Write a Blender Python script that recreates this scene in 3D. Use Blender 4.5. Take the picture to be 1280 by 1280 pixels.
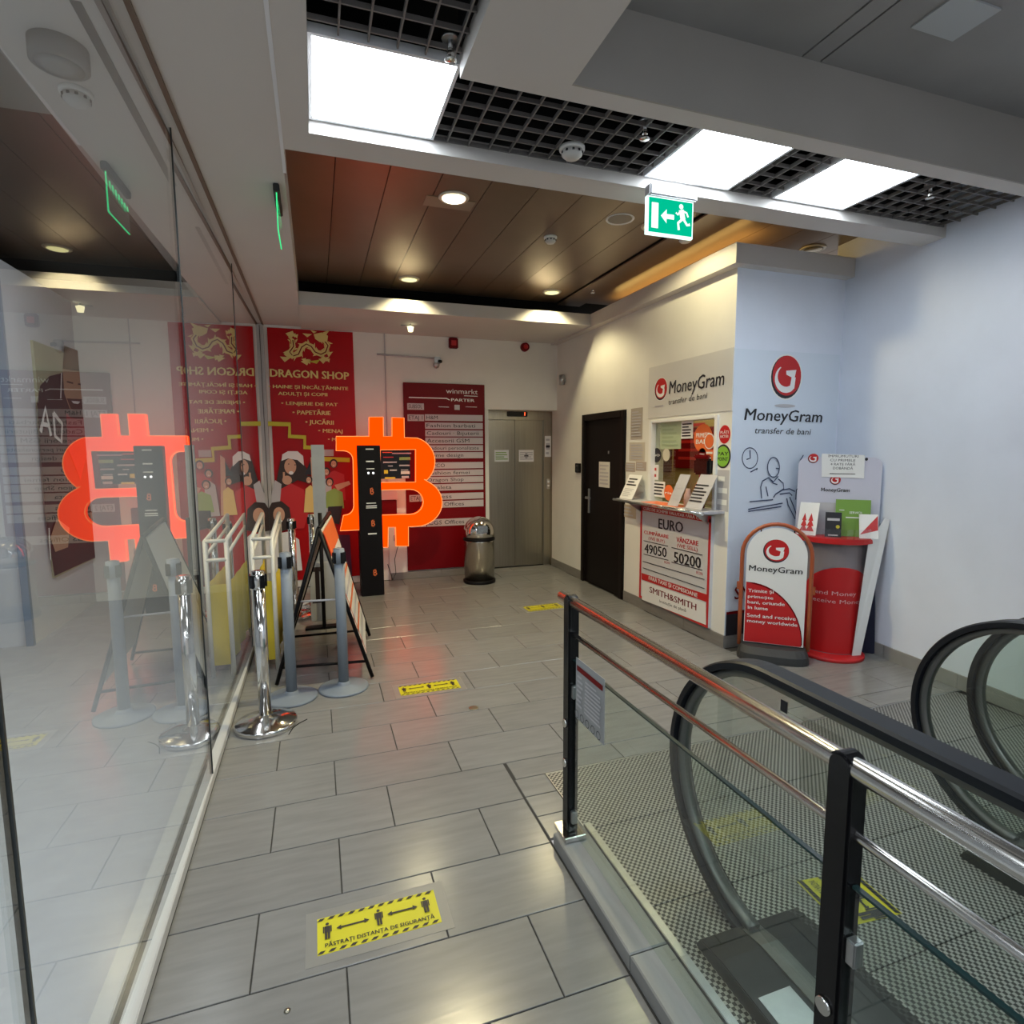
import bpy, bmesh, math, random
from mathutils import Vector, Matrix
random.seed(7)
PI = math.pi
for o in list(bpy.data.objects): bpy.data.objects.remove(o)
S = bpy.context.scene
COL = S.collection

# ------------------------------------------------------------------ camera
FPX = 714.0; EYE = Vector((0, 0, 1.55))
_a = Vector((394-640, -(563-640), -FPX)).normalized()
_b = Vector((2740-640, -(552-640), -FPX)); _b = (_b - _a*_a.dot(_b)).normalized()
_u = _b.cross(_a)
RW = Matrix((_b, _a, _u))                      # camera vector -> world vector
cd = bpy.data.cameras.new('camera'); cam = bpy.data.objects.new('camera', cd); COL.objects.link(cam)
cam.matrix_world = Matrix.Translation(EYE) @ RW.to_4x4()
cd.sensor_width = 36; cd.sensor_fit = 'HORIZONTAL'; cd.lens = 36*FPX/1280; cd.clip_start = 0.02
S.camera = cam
# ------------------------------------------------------------------ world + exposure
w = bpy.data.worlds.new('world'); S.world = w; w.use_nodes = True
w.node_tree.nodes['Background'].inputs[0].default_value = (0.95, 0.93, 0.90, 1)
w.node_tree.nodes['Background'].inputs[1].default_value = 0.38
S.view_settings.view_transform = 'Standard'; S.view_settings.look = 'None'
S.view_settings.gamma = 1; S.view_settings.use_curve_mapping = False
S.view_settings.exposure = 0.45
PANEL_E = 11.0; SPOT_W = 19.0; HALL_W = 45.0; SHOP_W = 55.0; KIOSK_W = 7; SIGN_E = 1.5

def ray(x, y): return RW @ Vector((x-640, -(y-640), -FPX))
def PZ(x, y, z=0): d = ray(x, y); return EYE + d*((z-EYE.z)/d.z)
def PX(x, y, X): d = ray(x, y); return EYE + d*(X/d.x)
def PY(x, y, Y): d = ray(x, y); return EYE + d*(Y/d.y)

# ------------------------------------------------------------------ materials
MATS = {}
def mat(name, col, rough=0.5, metal=0.0, noise=0.0, scale=8.0, stretch=(1, 1, 1), bump=0.0, emit=None, es=0, spec=0.5, coat=0.0, obj_var=0.0):
    if name in MATS: return MATS[name]
    m = bpy.data.materials.new(name); m.use_nodes = True; MATS[name] = m
    nt = m.node_tree; n = nt.nodes; l = nt.links; b = n['Principled BSDF']
    c = (*col, 1); b.inputs['Base Color'].default_value = c
    b.inputs['Roughness'].default_value = rough; b.inputs['Metallic'].default_value = metal
    b.inputs['Specular IOR Level'].default_value = spec; b.inputs['Coat Weight'].default_value = coat
    if emit: b.inputs['Emission Color'].default_value = (*emit, 1); b.inputs['Emission Strength'].default_value = es
    if noise or bump or obj_var:
        tc = n.new('ShaderNodeTexCoord'); mp = n.new('ShaderNodeMapping'); mp.inputs['Scale'].default_value = stretch
        l.new(tc.outputs['Object'], mp.inputs[0])
        no = n.new('ShaderNodeTexNoise'); no.inputs['Scale'].default_value = scale; no.inputs['Detail'].default_value = 5
        l.new(mp.outputs[0], no.inputs['Vector'])
        mr = n.new('ShaderNodeMapRange'); mr.inputs['From Min'].default_value = .3; mr.inputs['From Max'].default_value = .7
        mr.inputs['To Min'].default_value = 1-noise; mr.inputs['To Max'].default_value = 1+noise
        l.new(no.outputs[0], mr.inputs[0])
        fac = mr.outputs[0]
        if obj_var:
            oi = n.new('ShaderNodeObjectInfo'); m2 = n.new('ShaderNodeMapRange')
            m2.inputs['To Min'].default_value = 1-obj_var; m2.inputs['To Max'].default_value = 1+obj_var
            l.new(oi.outputs['Random'], m2.inputs[0])
            mu = n.new('ShaderNodeMath'); mu.operation = 'MULTIPLY'; l.new(fac, mu.inputs[0]); l.new(m2.outputs[0], mu.inputs[1]); fac = mu.outputs[0]
            ad = n.new('ShaderNodeVectorMath'); ad.operation = 'ADD'
            sc = n.new('ShaderNodeMath'); sc.operation = 'MULTIPLY'; sc.inputs[1].default_value = 37; l.new(oi.outputs['Random'], sc.inputs[0])
            l.new(mp.outputs[0], ad.inputs[0]); l.new(sc.outputs[0], ad.inputs[1]); l.new(ad.outputs[0], no.inputs['Vector'])
        mx = n.new('ShaderNodeVectorMath'); mx.operation = 'SCALE'; mx.inputs[0].default_value = col; l.new(fac, mx.inputs['Scale'])
        l.new(mx.outputs[0], b.inputs['Base Color'])
        if bump:
            bp = n.new('ShaderNodeBump'); bp.inputs['Strength'].default_value = bump; bp.inputs['Distance'].default_value = .01
            l.new(no.outputs[0], bp.inputs['Height']); l.new(bp.outputs[0], b.inputs['Normal'])
    return m
def emis(name, col, s):
    if name in MATS: return MATS[name]
    m = bpy.data.materials.new(name); m.use_nodes = True; MATS[name] = m
    nt = m.node_tree; nt.nodes.clear(); e = nt.nodes.new('ShaderNodeEmission'); o = nt.nodes.new('ShaderNodeOutputMaterial')
    e.inputs[0].default_value = (*col, 1); e.inputs[1].default_value = s; nt.links.new(e.outputs[0], o.inputs[0]); return m
def glass(name, tint=(.95, .98, .97), rough=0.0, ior=1.5, haze=0.0):
    if name in MATS: return MATS[name]
    m = bpy.data.materials.new(name); m.use_nodes = True; MATS[name] = m
    nt = m.node_tree; n = nt.nodes; l = nt.links; n.clear()
    t = n.new('ShaderNodeBsdfTransparent'); t.inputs[0].default_value = (*tint, 1)
    g = n.new('ShaderNodeBsdfGlossy'); g.inputs['Roughness'].default_value = rough; g.inputs[0].default_value = (1, 1, 1, 1)
    f = n.new('ShaderNodeFresnel'); f.inputs[0].default_value = ior
    mx = n.new('ShaderNodeMixShader'); o = n.new('ShaderNodeOutputMaterial')
    # facing-independent fresnel for a thin pane: use the same ior from both sides
    geo = n.new('ShaderNodeNewGeometry'); iv = n.new('ShaderNodeMix'); iv.data_type = 'FLOAT'
    iv.inputs[2].default_value = ior; iv.inputs[3].default_value = 1/ior*1.0
    l.new(geo.outputs['Backfacing'], iv.inputs[0])
    cmb = n.new('ShaderNodeMath'); cmb.operation = 'MULTIPLY'
    inv = n.new('ShaderNodeMath'); inv.operation = 'SUBTRACT'; inv.inputs[0].default_value = 1.0
    l.new(geo.outputs['Backfacing'], inv.inputs[1])
    l.new(f.outputs[0], cmb.inputs[0]); l.new(inv.outputs[0], cmb.inputs[1])   # exit faces only transmit
    two = n.new('ShaderNodeMath'); two.operation = 'MULTIPLY'; two.inputs[1].default_value = 1.75; two.use_clamp = True  # both faces of the pane
    l.new(cmb.outputs[0], two.inputs[0])
    l.new(two.outputs[0], mx.inputs[0]); l.new(t.outputs[0], mx.inputs[1]); l.new(g.outputs[0], mx.inputs[2])
    if haze:
        d = n.new('ShaderNodeBsdfDiffuse'); d.inputs[0].default_value = (.8, .82, .85, 1); m2 = n.new('ShaderNodeMixShader'); m2.inputs[0].default_value = haze
        l.new(mx.outputs[0], m2.inputs[1]); l.new(d.outputs[0], m2.inputs[2]); l.new(m2.outputs[0], o.inputs[0])
    else: l.new(mx.outputs[0], o.inputs[0])
    return m

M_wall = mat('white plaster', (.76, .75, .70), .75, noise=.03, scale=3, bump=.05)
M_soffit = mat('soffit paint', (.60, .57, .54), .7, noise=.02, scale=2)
M_trimw = mat('white trim', (.75, .77, .8), .4)
M_tile = mat('floor tile', (.215, .213, .205), .22, noise=.09, scale=5, stretch=(1, 7, 1), bump=.03, obj_var=.04, spec=.62)
M_skirt = mat('skirting tile', (.20, .19, .175), .45, noise=.1, scale=6, stretch=(1, 1, 6))
M_grout = mat('grout', (.035, .033, .03), .9)
M_brown = mat('brown ceiling panel', (.19, .125, .08), .30, metal=.35, noise=.12, scale=2.0, obj_var=.06)
M_void = mat('black void', (.006, .006, .006), .9)
M_bar = mat('grey louvre bar', (.17, .16, .155), .6)
M_voidc = mat('void ceiling panel', (.30, .29, .28), .5, noise=.12, scale=1.6, obj_var=.08)
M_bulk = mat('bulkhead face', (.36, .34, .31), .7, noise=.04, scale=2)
M_alu = mat('brushed aluminium', (.5, .51, .52), .35, 1.0, noise=.05, scale=30)
M_frame = mat('grey painted frame', (.42, .42, .41), .45, noise=.03)
M_chrome = mat('polished chrome', (.72, .71, .69), .12, 1.0)
M_rail = mat('rail steel', (.66, .65, .63), .21, 1.0)
M_steel = mat('brushed steel', (.38, .35, .28), .32, 1.0, noise=.06, scale=4, stretch=(12, 12, .4))
M_steel2 = mat('satin bin steel', (.55, .52, .47), .22, 1.0)
M_black = mat('black gloss', (.006, .006, .007), .25, spec=.3)
M_blackm = mat('black satin', (.006, .005, .006), .5, spec=.15)
M_rubber = mat('handrail rubber', (.006, .008, .013), .42, spec=.35)
M_guide = mat('handrail guide', (.16, .16, .155), .4, .6)
M_grey = mat('grey powder coat', (.19, .22, .26), .5)
M_red = mat('red', (.52, .012, .014), .4)
M_dred = mat('dark red', (.15, .001, .004), .4, spec=.15)
M_banner = mat('banner red', (.42, .004, .007), .35, spec=.2, noise=.06, scale=1.5)
M_white = mat('white print', (.8, .8, .78), .5)
M_paper = mat('paper', (.66, .65, .6), .6)
M_pgrey = mat('pale grey print', (.48, .47, .49), .5)
M_lgrey = mat('light grey board', (.60, .60, .62), .45)
M_blackp = mat('black print', (.012, .012, .018), .5)
M_gold = mat('gold print', (.78, .60, .20), .45)
M_yel = mat('yellow print', (.58, .53, .012), .45)
M_yelb = mat('olive yellow', (.55, .48, .03), .4)
M_skin = mat('skin print', (.60, .34, .22), .5)
M_skin2 = mat('dim skin print', (.45, .27, .17), .5)
M_hair = mat('hair print', (.03, .014, .01), .5)
M_teal = mat('green print', (.25, .42, .10), .5)
M_orange = mat('orange print', (.75, .16, .04), .4)
M_tube = mat('orange brown tube', (.36, .085, .03), .35)
M_navy = mat('navy panel', (.008, .011, .04), .35)
M_darkgrey = mat('charcoal rubber', (.03, .032, .034), .6, noise=.1)
M_pvc = mat('white pvc pipe', (.62, .60, .54), .4)
M_cloth = mat('yellow fabric', (.50, .38, .02), .7, noise=.12, scale=5)
M_glass = glass('shop glass', (.93, .95, .95))
M_glassg = glass('balustrade glass', (.88, .93, .90))
M_acryl = glass('clear acrylic', (.95, .96, .97))
M_clear = glass('clear film', (.90, .90, .88), rough=.15)

# ------------------------------------------------------------------ mesh helpers
class MB:
    def __init__(s): s.v = []; s.f = []; s.sm = []
    def add(s, vs, fs, smooth=False):
        k = len(s.v); s.v += [tuple(v) for v in vs]; s.f += [tuple(i+k for i in f) for f in fs]; s.sm += [smooth]*len(fs); return s
    def box(s, x0, x1, y0, y1, z0, z1):
        if x0 > x1: x0, x1 = x1, x0
        if y0 > y1: y0, y1 = y1, y0
        if z0 > z1: z0, z1 = z1, z0
        return s.add([(x, y, z) for z in (z0, z1) for y in (y0, y1) for x in (x0, x1)],
            [(0, 2, 3, 1), (4, 5, 7, 6), (0, 1, 5, 4), (2, 6, 7, 3), (0, 4, 6, 2), (1, 3, 7, 5)])
    def obox(s, o, u, v, n, u0, u1, v0, v1, n0, n1):
        P = [o+u*a+v*b+n*c for c in (n0, n1) for b in (v0, v1) for a in (u0, u1)]
        return s.add(P, [(0, 2, 3, 1), (4, 5, 7, 6), (0, 1, 5, 4), (2, 6, 7, 3), (0, 4, 6, 2), (1, 3, 7, 5)])
    def bevbox(s, x0, x1, y0, y1, z0, z1, b=.003):          # box with chamfered top edge
        vs = [(x0, y0, z0), (x1, y0, z0), (x1, y1, z0), (x0, y1, z0), (x0, y0, z1-b), (x1, y0, z1-b), (x1, y1, z1-b), (x0, y1, z1-b),
              (x0+b, y0+b, z1), (x1-b, y0+b, z1), (x1-b, y1-b, z1), (x0+b, y1-b, z1)]
        fs = [(3, 2, 1, 0), (8, 9, 10, 11)]
        for i in range(4):
            j = (i+1) % 4; fs += [(i, j, 4+j, 4+i), (4+i, 4+j, 8+j, 8+i)]
        return s.add(vs, fs)
    def ring(s, c, ax, r, n=16):
        ax = Vector(ax).normalized(); t = ax.cross(Vector((0, 0, 1)));
        if t.length < .05: t = Vector((1, 0, 0))
        t.normalize(); q = ax.cross(t)
        return [Vector(c)+t*(r*math.cos(2*PI*i/n))+q*(r*math.sin(2*PI*i/n)) for i in range(n)]
    def cyl(s, a, b, r, r2=None, n=16, caps=True):
        a = Vector(a); b = Vector(b); r2 = r if r2 is None else r2
        A = s.ring(a, b-a, r, n); B = s.ring(b, b-a, r2, n); k = len(s.v); s.v += [tuple(p) for p in A+B]
        for i in range(n):
            j = (i+1) % n; s.f.append((k+i, k+j, k+n+j, k+n+i)); s.sm.append(True)
        if caps:
            s.f.append(tuple(k+n-1-i for i in range(n))); s.f.append(tuple(k+n+i for i in range(n))); s.sm += [False, False]
        return s
    def tube(s, pts, r, n=10, closed=False):
        pts = [Vector(p) for p in pts]; m = len(pts); k = len(s.v)
        T0 = None
        for i, p in enumerate(pts):
            if closed: d = (pts[(i+1) % m]-pts[i-1])
            else: d = (pts[min(i+1, m-1)]-pts[max(i-1, 0)])
            d.normalize()
            if T0 is None:
                t = d.cross(Vector((0, 0, 1)));
                if t.length < .05: t = d.cross(Vector((0, 1, 0)))
            else: t = T0 - d*T0.dot(d)
            t.normalize(); T0 = t; q = d.cross(t)
            s.v += [tuple(p+t*(r*math.cos(2*PI*a/n))+q*(r*math.sin(2*PI*a/n))) for a in range(n)]
        for i in range(m if closed else m-1):
            i2 = (i+1) % m
            for a in range(n):
                b = (a+1) % n; s.f.append((k+i*n+a, k+i*n+b, k+i2*n+b, k+i2*n+a)); s.sm.append(True)
        if not closed:
            s.f.append(tuple(k+n-1-a for a in range(n))); s.f.append(tuple(k+(m-1)*n+a for a in range(n))); s.sm += [False, False]
        return s
    def lathe(s, c, prof, n=32, smooth=True):                # prof: (r, z)
        k = len(s.v); c = Vector(c)
        for r, z in prof: s.v += [(c.x+r*math.cos(2*PI*i/n), c.y+r*math.sin(2*PI*i/n), c.z+z) for i in range(n)]
        for j in range(len(prof)-1):
            for i in range(n):
                i2 = (i+1) % n; s.f.append((k+j*n+i, k+j*n+i2, k+(j+1)*n+i2, k+(j+1)*n+i)); s.sm.append(smooth)
        s.f.append(tuple(k+n-1-i for i in range(n))); s.f.append(tuple(k+(len(prof)-1)*n+i for i in range(n))); s.sm += [False, False]
        return s
    def prism(s, pts, d, smooth=False):                      # polygon extruded by vector d
        pts = [Vector(p) for p in pts]; d = Vector(d); n = len(pts); k = len(s.v)
        s.v += [tuple(p) for p in pts]+[tuple(p+d) for p in pts]
        s.f.append(tuple(k+n-1-i for i in range(n))); s.f.append(tuple(k+n+i for i in range(n))); s.sm += [False, False]
        for i in range(n):
            j = (i+1) % n; s.f.append((k+i, k+j, k+n+j, k+n+i)); s.sm.append(smooth)
        return s
    def sweep(s, path, prof, closed=False):                  # prof rows given per path point: list of point lists
        k = len(s.v); m = len(prof[0])
        for row in prof: s.v += [tuple(p) for p in row]
        for i in range(len(prof)-1):
            for a in range(m):
                b = (a+1) % m; s.f.append((k+i*m+a, k+i*m+b, k+(i+1)*m+b, k+(i+1)*m+a)); s.sm.append(True)
        s.f.append(tuple(k+m-1-a for a in range(m))); s.f.append(tuple(k+(len(prof)-1)*m+a for a in range(m))); s.sm += [False, False]
        return s
    def mesh(s, name, m, bevel=0):
        me = bpy.data.meshes.new(name); me.from_pydata(s.v, [], s.f)
        me.polygons.foreach_set('use_smooth', s.sm)
        bm = bmesh.new(); bm.from_mesh(me); bmesh.ops.recalc_face_normals(bm, faces=bm.faces)
        if bevel: bmesh.ops.bevel(bm, geom=[e for e in bm.edges if len(e.link_faces) == 2 and e.calc_face_angle(0) > .6], offset=bevel, segments=2, affect='EDGES', clamp_overlap=True)
        bm.to_mesh(me); bm.free(); me.materials.append(m); return me
    def build(s, name, m, parent=None, bevel=0):
        o = bpy.data.objects.new(name, s.mesh(name, m, bevel)); COL.objects.link(o)
        if parent: o.parent = parent
        if parent: o.matrix_parent_inverse = parent_inv(parent)
        return o
def parent_inv(p):
    M = Matrix.Identity(4); q = p; L = []
    while q: L.append(q); q = q.parent
    for q in reversed(L): M = M @ q.matrix_parent_inverse @ q.matrix_basis
    return M.inverted()
def tag(o, label, cat, group=None, kind=None):
    o['label'] = label; o['category'] = cat
    if group: o['group'] = group
    if kind: o['kind'] = kind
    return o
def thing(name, label, cat, loc, group=None, kind=None):
    o = bpy.data.objects.new(name, None); o.empty_display_size = .05; COL.objects.link(o); o.location = loc; return tag(o, label, cat, group, kind)
def struct(name, mb, m, label, cat, bevel=0):
    return tag(mb.build(name, m, None, bevel), label, cat, None, 'structure')
def copy_tree(o, loc, label=None, rz=None):
    r = o.copy(); COL.objects.link(r); r.location = loc
    if rz is not None: r.rotation_euler.z = rz
    if label: r['label'] = label
    for ch in list(o.children):
        c = ch.copy(); COL.objects.link(c); c.parent = r; c.matrix_parent_inverse = ch.matrix_parent_inverse
        for g in list(ch.children):
            d = g.copy(); COL.objects.link(d); d.parent = c; d.matrix_parent_inverse = g.matrix_parent_inverse
    return r

# ------------------------------------------------------------------ flat print on a plane
_tc = {}
def text_mesh(s, bold=0.0, shear=0.0):
    key = (s, bold, shear)
    if key in _tc: return _tc[key]
    cu = bpy.data.curves.new('t', 'FONT'); cu.body = s; cu.size = 1; cu.resolution_u = 2; cu.offset = bold; cu.shear = shear
    o = bpy.data.objects.new('t', cu); COL.objects.link(o)
    dg = bpy.context.evaluated_depsgraph_get(); me = bpy.data.meshes.new_from_object(o.evaluated_get(dg))
    vs = [(v.co.x, v.co.y) for v in me.vertices]; fs = [tuple(p.vertices) for p in me.polygons]
    bpy.data.objects.remove(o); bpy.data.curves.remove(cu); bpy.data.meshes.remove(me)
    _tc[key] = (vs, fs); return _tc[key]
class Plane:
    def __init__(s, o, u, v, n=None):
        s.o = Vector(o); s.u = Vector(u).normalized(); v = Vector(v); s.v = (v-s.u*s.u.dot(v)).normalized(); s.n = s.u.cross(s.v) if n is None else Vector(n)
        s.lay = {}; s.k = 0
    def px(s, x, y):
        d = ray(x, y); t = (s.o-EYE).dot(s.n)/d.dot(s.n); p = EYE+d*t-s.o; return (p.dot(s.u), p.dot(s.v))
    def w(s, a, b, c=0): return s.o+s.u*a+s.v*b+s.n*c
    def poly(s, pts, m, h=None):
        if h is None: s.k += 1; h = .0012+.00035*s.k
        mb = s.lay.setdefault(m.name, (MB(), m))[0]
        mb.add([s.w(a, b, h) for a, b in pts], [tuple(range(len(pts)))]); return s
    def pxpoly(s, pts, m): return s.poly([s.px(*p) for p in pts], m)
    def rect(s, a0, b0, a1, b1, m): return s.poly([(a0, b0), (a1, b0), (a1, b1), (a0, b1)], m)
    def ell(s, c, rx, ry, m, n=28, a0=0, a1=2*PI): return s.poly([(c[0]+rx*math.cos(a0+(a1-a0)*i/n), c[1]+ry*math.sin(a0+(a1-a0)*i/n)) for i in range(n)], m)
    def strip(s, pts, wd, m, closed=False):
        s.k += 1; h = .0012+.00035*s.k; mb = s.lay.setdefault(m.name, (MB(), m))[0]; n = len(pts); L = []; R = []
        wd = wd if isinstance(wd, (list, tuple)) else [wd]*n
        for i in range(n):
            a = pts[i-1] if (closed or i > 0) else pts[i]; b = pts[(i+1) % n] if (closed or i < n-1) else pts[i]
            dx, dy = b[0]-a[0], b[1]-a[1]; q = math.hypot(dx, dy) or 1; nx, ny = -dy/q*wd[i]/2, dx/q*wd[i]/2
            L.append((pts[i][0]+nx, pts[i][1]+ny)); R.append((pts[i][0]-nx, pts[i][1]-ny))
        vs = [s.w(*p, h) for p in L]+[s.w(*p, h) for p in R]
        fs = [(i, (i+1) % n, n+(i+1) % n, n+i) for i in range(n if closed else n-1)]
        mb.add(vs, fs); return s
    def text(s, t, a0, b, wid, hgt, m, bold=0.01, shear=0.0, ang=0.0):
        vs, fs = text_mesh(t, 0, shear)
        if not vs: return s
        cap = text_mesh('H', 0, 0)[0]; ch = max(v[1] for v in cap)-min(v[1] for v in cap)
        x0 = min(v[0] for v in vs); x1 = max(v[0] for v in vs)
        sx = wid/(x1-x0) if wid else hgt/ch; sy = hgt/ch
        s.k += 1; h = .0012+.00035*s.k; mb = s.lay.setdefault(m.name, (MB(), m))[0]
        ca, sa = math.cos(ang), math.sin(ang)
        for dx, dy in ([(0, 0)] if bold < .008 else [(-bold, 0), (bold, 0), (0, bold*.5)]):
            P = []
            for x, y in vs:
                x = (x-x0+dx)*sx; y = (y+dy)*sy; P.append(s.w(a0+x*ca-y*sa, b+x*sa+y*ca, h))
            h += .00008; mb.add(P, fs)
        return s
    def pxtext(s, t, p0, p1, ytop, m, bold=0.01, shear=0.0):
        a = s.px(*p0); b = s.px(*p1); c = s.px(p0[0], ytop)
        return s.text(t, a[0], a[1], math.hypot(b[0]-a[0], b[1]-a[1]), abs(c[1]-a[1]), m, bold, shear, math.atan2(b[1]-a[1], b[0]-a[0]))
    def lines(s, a0, b0, a1, b1, n, m, fill=.45):              # rows of small illegible print
        for i in range(n):
            y = b1-(b1-b0)*(i+.5)/n; hh = (b1-b0)/n*fill/2; r = a1-(a1-a0)*random.choice((0, .05, .12, .3))
            s.rect(a0, y-hh, r, y+hh, m)
        return s
    def flush(s, parent, name='print'):
        for k, (mb, m) in s.lay.items():
            me = bpy.data.meshes.new(name); me.from_pydata(mb.v, [], mb.f); me.materials.append(m)
            o = bpy.data.objects.new(name, me); COL.objects.link(o); o.parent = parent; o.matrix_parent_inverse = parent_inv(parent)
        s.lay = {}
def ball_logo(p, c, rx, ry, halo=True):
    if halo: p.ell(c, rx*1.09, ry*1.07, M_white)
    p.ell(c, rx, ry, M_blackp)
    p.ell((c[0]+rx*.05, c[1]+ry*.07), rx*.95, ry*.93, M_red)
    pts = []; wd = []
    for i in range(19):
        t = i/18; a = math.radians(125+t*185); pts.append((c[0]+rx*.66*math.cos(a), c[1]-ry*.02+ry*.60*math.sin(a)*(.95))); wd.append(rx*(.06+.26*min(1, t*1.6)))
    e = pts[-1]; pts += [(c[0]+rx*.52, c[1]+ry*.02)]; wd += [rx*.24]
    p.strip(pts, wd, M_white)
    p.poly([(c[0]-rx*.02, c[1]+ry*.30), (c[0]+rx*.66, c[1]+ry*.36), (c[0]+rx*.48, c[1]-ry*.34), (c[0]+rx*.30, c[1]-ry*.30), (c[0]+rx*.36, c[1]+ry*.0), (c[0]-rx*.0, c[1]+ry*.12)], M_white)

# ================================================================== SETTING
FARY = 6.85; KX = 2.96; KY = 3.558; SZ = 2.90; CZ = 3.15; ROW = .304; TL = .5825
def wallx(y): return 4.0-.11*(KY-y)               # right wall is slightly splayed
# --- floor: grout bed + tiles
floor = struct('floor', MB().box(-4.6, .83, -3.2, 7.3, -.06, -.004).box(.83, 4.3, 2.40, 7.3, -.06, -.004), M_grout, 'grey rectangular tiled floor of the mall hall', 'floor')
tm = None; ROW0 = 1.341
full = MB().bevbox(0, TL-.0045, 0, ROW-.0045, -.012, 0, .0015).mesh('tile', M_tile)
def put_tile(x0, x1, y0, y1):
    if x1-x0 < .03 or y1-y0 < .03: return
    if abs(x1-x0-TL) < .001 and abs(y1-y0-ROW) < .001:
        o = bpy.data.objects.new('tile', full); o.location = (x0+.00225, y0+.00225, 0); COL.objects.link(o); o.parent = floor
    else:
        me = MB().bevbox(0, x1-x0-.0045, 0, y1-y0-.0045, -.012, 0, .0015).mesh('tile', M_tile)
        o = bpy.data.objects.new('tile', me); o.location = (x0+.00225, y0+.00225, 0); COL.objects.link(o); o.parent = floor
for k in range(-6, 20):
    y0 = ROW0+k*ROW; y1 = y0+ROW
    y1c = min(y1, 7.04); xr = 4.0
    if y0 < 2.40-.01: xr = .822
    if y0 > 6.75: xl, xr = 2.02, 2.98
    else: xl = -.512
    if y0 > KY-.1: xr = min(xr, KX)
    off = .028 if k % 2 == 0 else .028+.54*TL
    js = [off+TL*i for i in range(-3, 9)]
    if k == 3: js = [-.226-TL, -.226, .252]+[.252+TL*i for i in range(1, 8)]
    for a, b in zip(js[:-1], js[1:]):
        a2, b2 = max(a, xl), min(b, xr)
        if b2-a2 > .03 and y0 < y1c: put_tile(a2, b2, y0, y1c)
        # the row that meets the escalator floor plate
    if y0 < 2.40 < y1 and y1-2.405 > .03:
        for a, b in zip(js[:-1], js[1:]):
            a2, b2 = max(a, .822), min(b, 4.0)
            if b2-a2 > .03: put_tile(a2, b2, 2.405, y1)
for i in range(3): put_tile(.828, .985, 1.97+i*.145, 1.97+(i+1)*.145)
# --- walls
wb = MB().box(-4.6, 2.03, FARY, FARY+.3, 0, 3.3).box(2.03, 3.1, FARY, FARY+.3, 2.055, 3.3).box(2.98, 3.1, FARY, FARY+.3, 0, 3.3).box(2.03, 2.98, 7.10, 7.2, 0, 2.1)
struct('wall_back', wb, M_wall, 'white far wall with the lift opening', 'wall')
wk = MB().box(KX, KX+.12, 6.07, 7.0, 0, 2.98).box(KX, KX+.12, 5.10, 6.07, 1.945, 2.98).box(KX, KX+.12, 4.66, 5.10, 0, 2.98)
wk.box(KX, KX+.12, 3.70, 4.66, 0, 1.06).box(KX, KX+.12, 3.70, 4.66, 1.81, 2.98).box(KX, KX+.12, KY, 3.70, 0, 2.98)
struct('wall_kiosk', wk, M_wall, 'cream lit side wall of the exchange kiosk with door and window', 'wall')
struct('wall_kiosk_end', MB().box(KX+.12, 4.1, KY, KY+.12, 0, 2.98).box(KX+.001, KX+.13, KY-.002, KY, 0, 2.86), MATS.get('right wall plaster') or mat('right wall plaster', (.74, .79, .89), .75, noise=.03, scale=3, bump=.06), 'white end wall of the kiosk facing the escalator', 'wall')
a = Vector((wallx(-3), -3, 0)); b = Vector((wallx(KY+.1), KY+.1, 0)); d = Vector((.2, 0, 0))
struct('wall_right', MB().prism([a, b, b+d, a+d], (0, 0, 3.4)), mat('right wall plaster', (.74, .79, .89), .75, noise=.03, scale=3, bump=.06), 'bluish white plain wall right of the escalators', 'wall')
struct('wall_left', MB().box(-4.7, -4.6, -3.2, 7.3, 0, 3.3).box(-4.6, -.5, -3.3, -3.2, 0, 3.3), mat('shop wall', (.55, .56, .58), .8), 'pale grey wall deep inside the glazed shop', 'wall')
# shop interior column face with the poster
struct('wall_shop_pillar', MB().box(-4.6, -2.2, 5.46, 7.0, 0, 3.0), mat('shop white', (.60, .61, .64), .7), 'white pillar wall inside the glazed shop', 'wall')
struct('trim_1', MB().box(-2.24, -2.19, 5.43, 5.465, 0, 3.0), mat('blue grey trim', (.25, .30, .38), .5), 'blue grey corner strip on the shop pillar', 'trim')
struct('floor_shop', MB().box(-4.6, -.635, -3.2, 5.46, .001, .006).box(-2.2, -.635, 5.46, 6.85, .001, .006), mat('shop floor', (.42, .43, .45), .5, noise=.04), 'light grey floor inside the glazed shop', 'floor')
# skirting tiles
def skirt(name, p0, p1, n, h, t, label, m=M_skirt):
    root = thing(name, label, 'baseboard', p0, None, 'structure'); p0 = Vector(p0); p1 = Vector(p1); L = (p1-p0).length; u = (p1-p0).normalized(); up = Vector((0, 0, 1)); nn = u.cross(up)
    k = max(1, round(L/.58)); st = L/k
    for i in range(k): MB().obox(p0, u, up, nn, i*st+.0015, (i+1)*st-.0015, 0, h, 0, t).build('skirting_tile', m, root)
skirt('baseboard_kiosk', (KX, 5.09, 0), (KX, KY-.012, 0), 0, .10, .012, 'grey tile skirting along the kiosk wall')
skirt('baseboard_kiosk_far', (KX, 7.0, 0), (KX, 6.09, 0), 0, .10, .012, 'grey tile skirting between lift and black door')
skirt('baseboard_end', (KX, KY, 0), (3.98, KY, 0), 0, .10, .012, 'grey tile skirting of the kiosk end wall')
skirt('baseboard_right', (wallx(3.54), 3.54, 0), (wallx(.2), .2, 0), 0, .095, .012, 'grey tile skirting along the right wall', mat('skirting tile light', (.27, .265, .25), .4, noise=.08))
skirt('baseboard_back', (.80, FARY, 0), (2.02, FARY, 0), 0, .085, .03, 'grey skirting under the red directory board')
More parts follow.
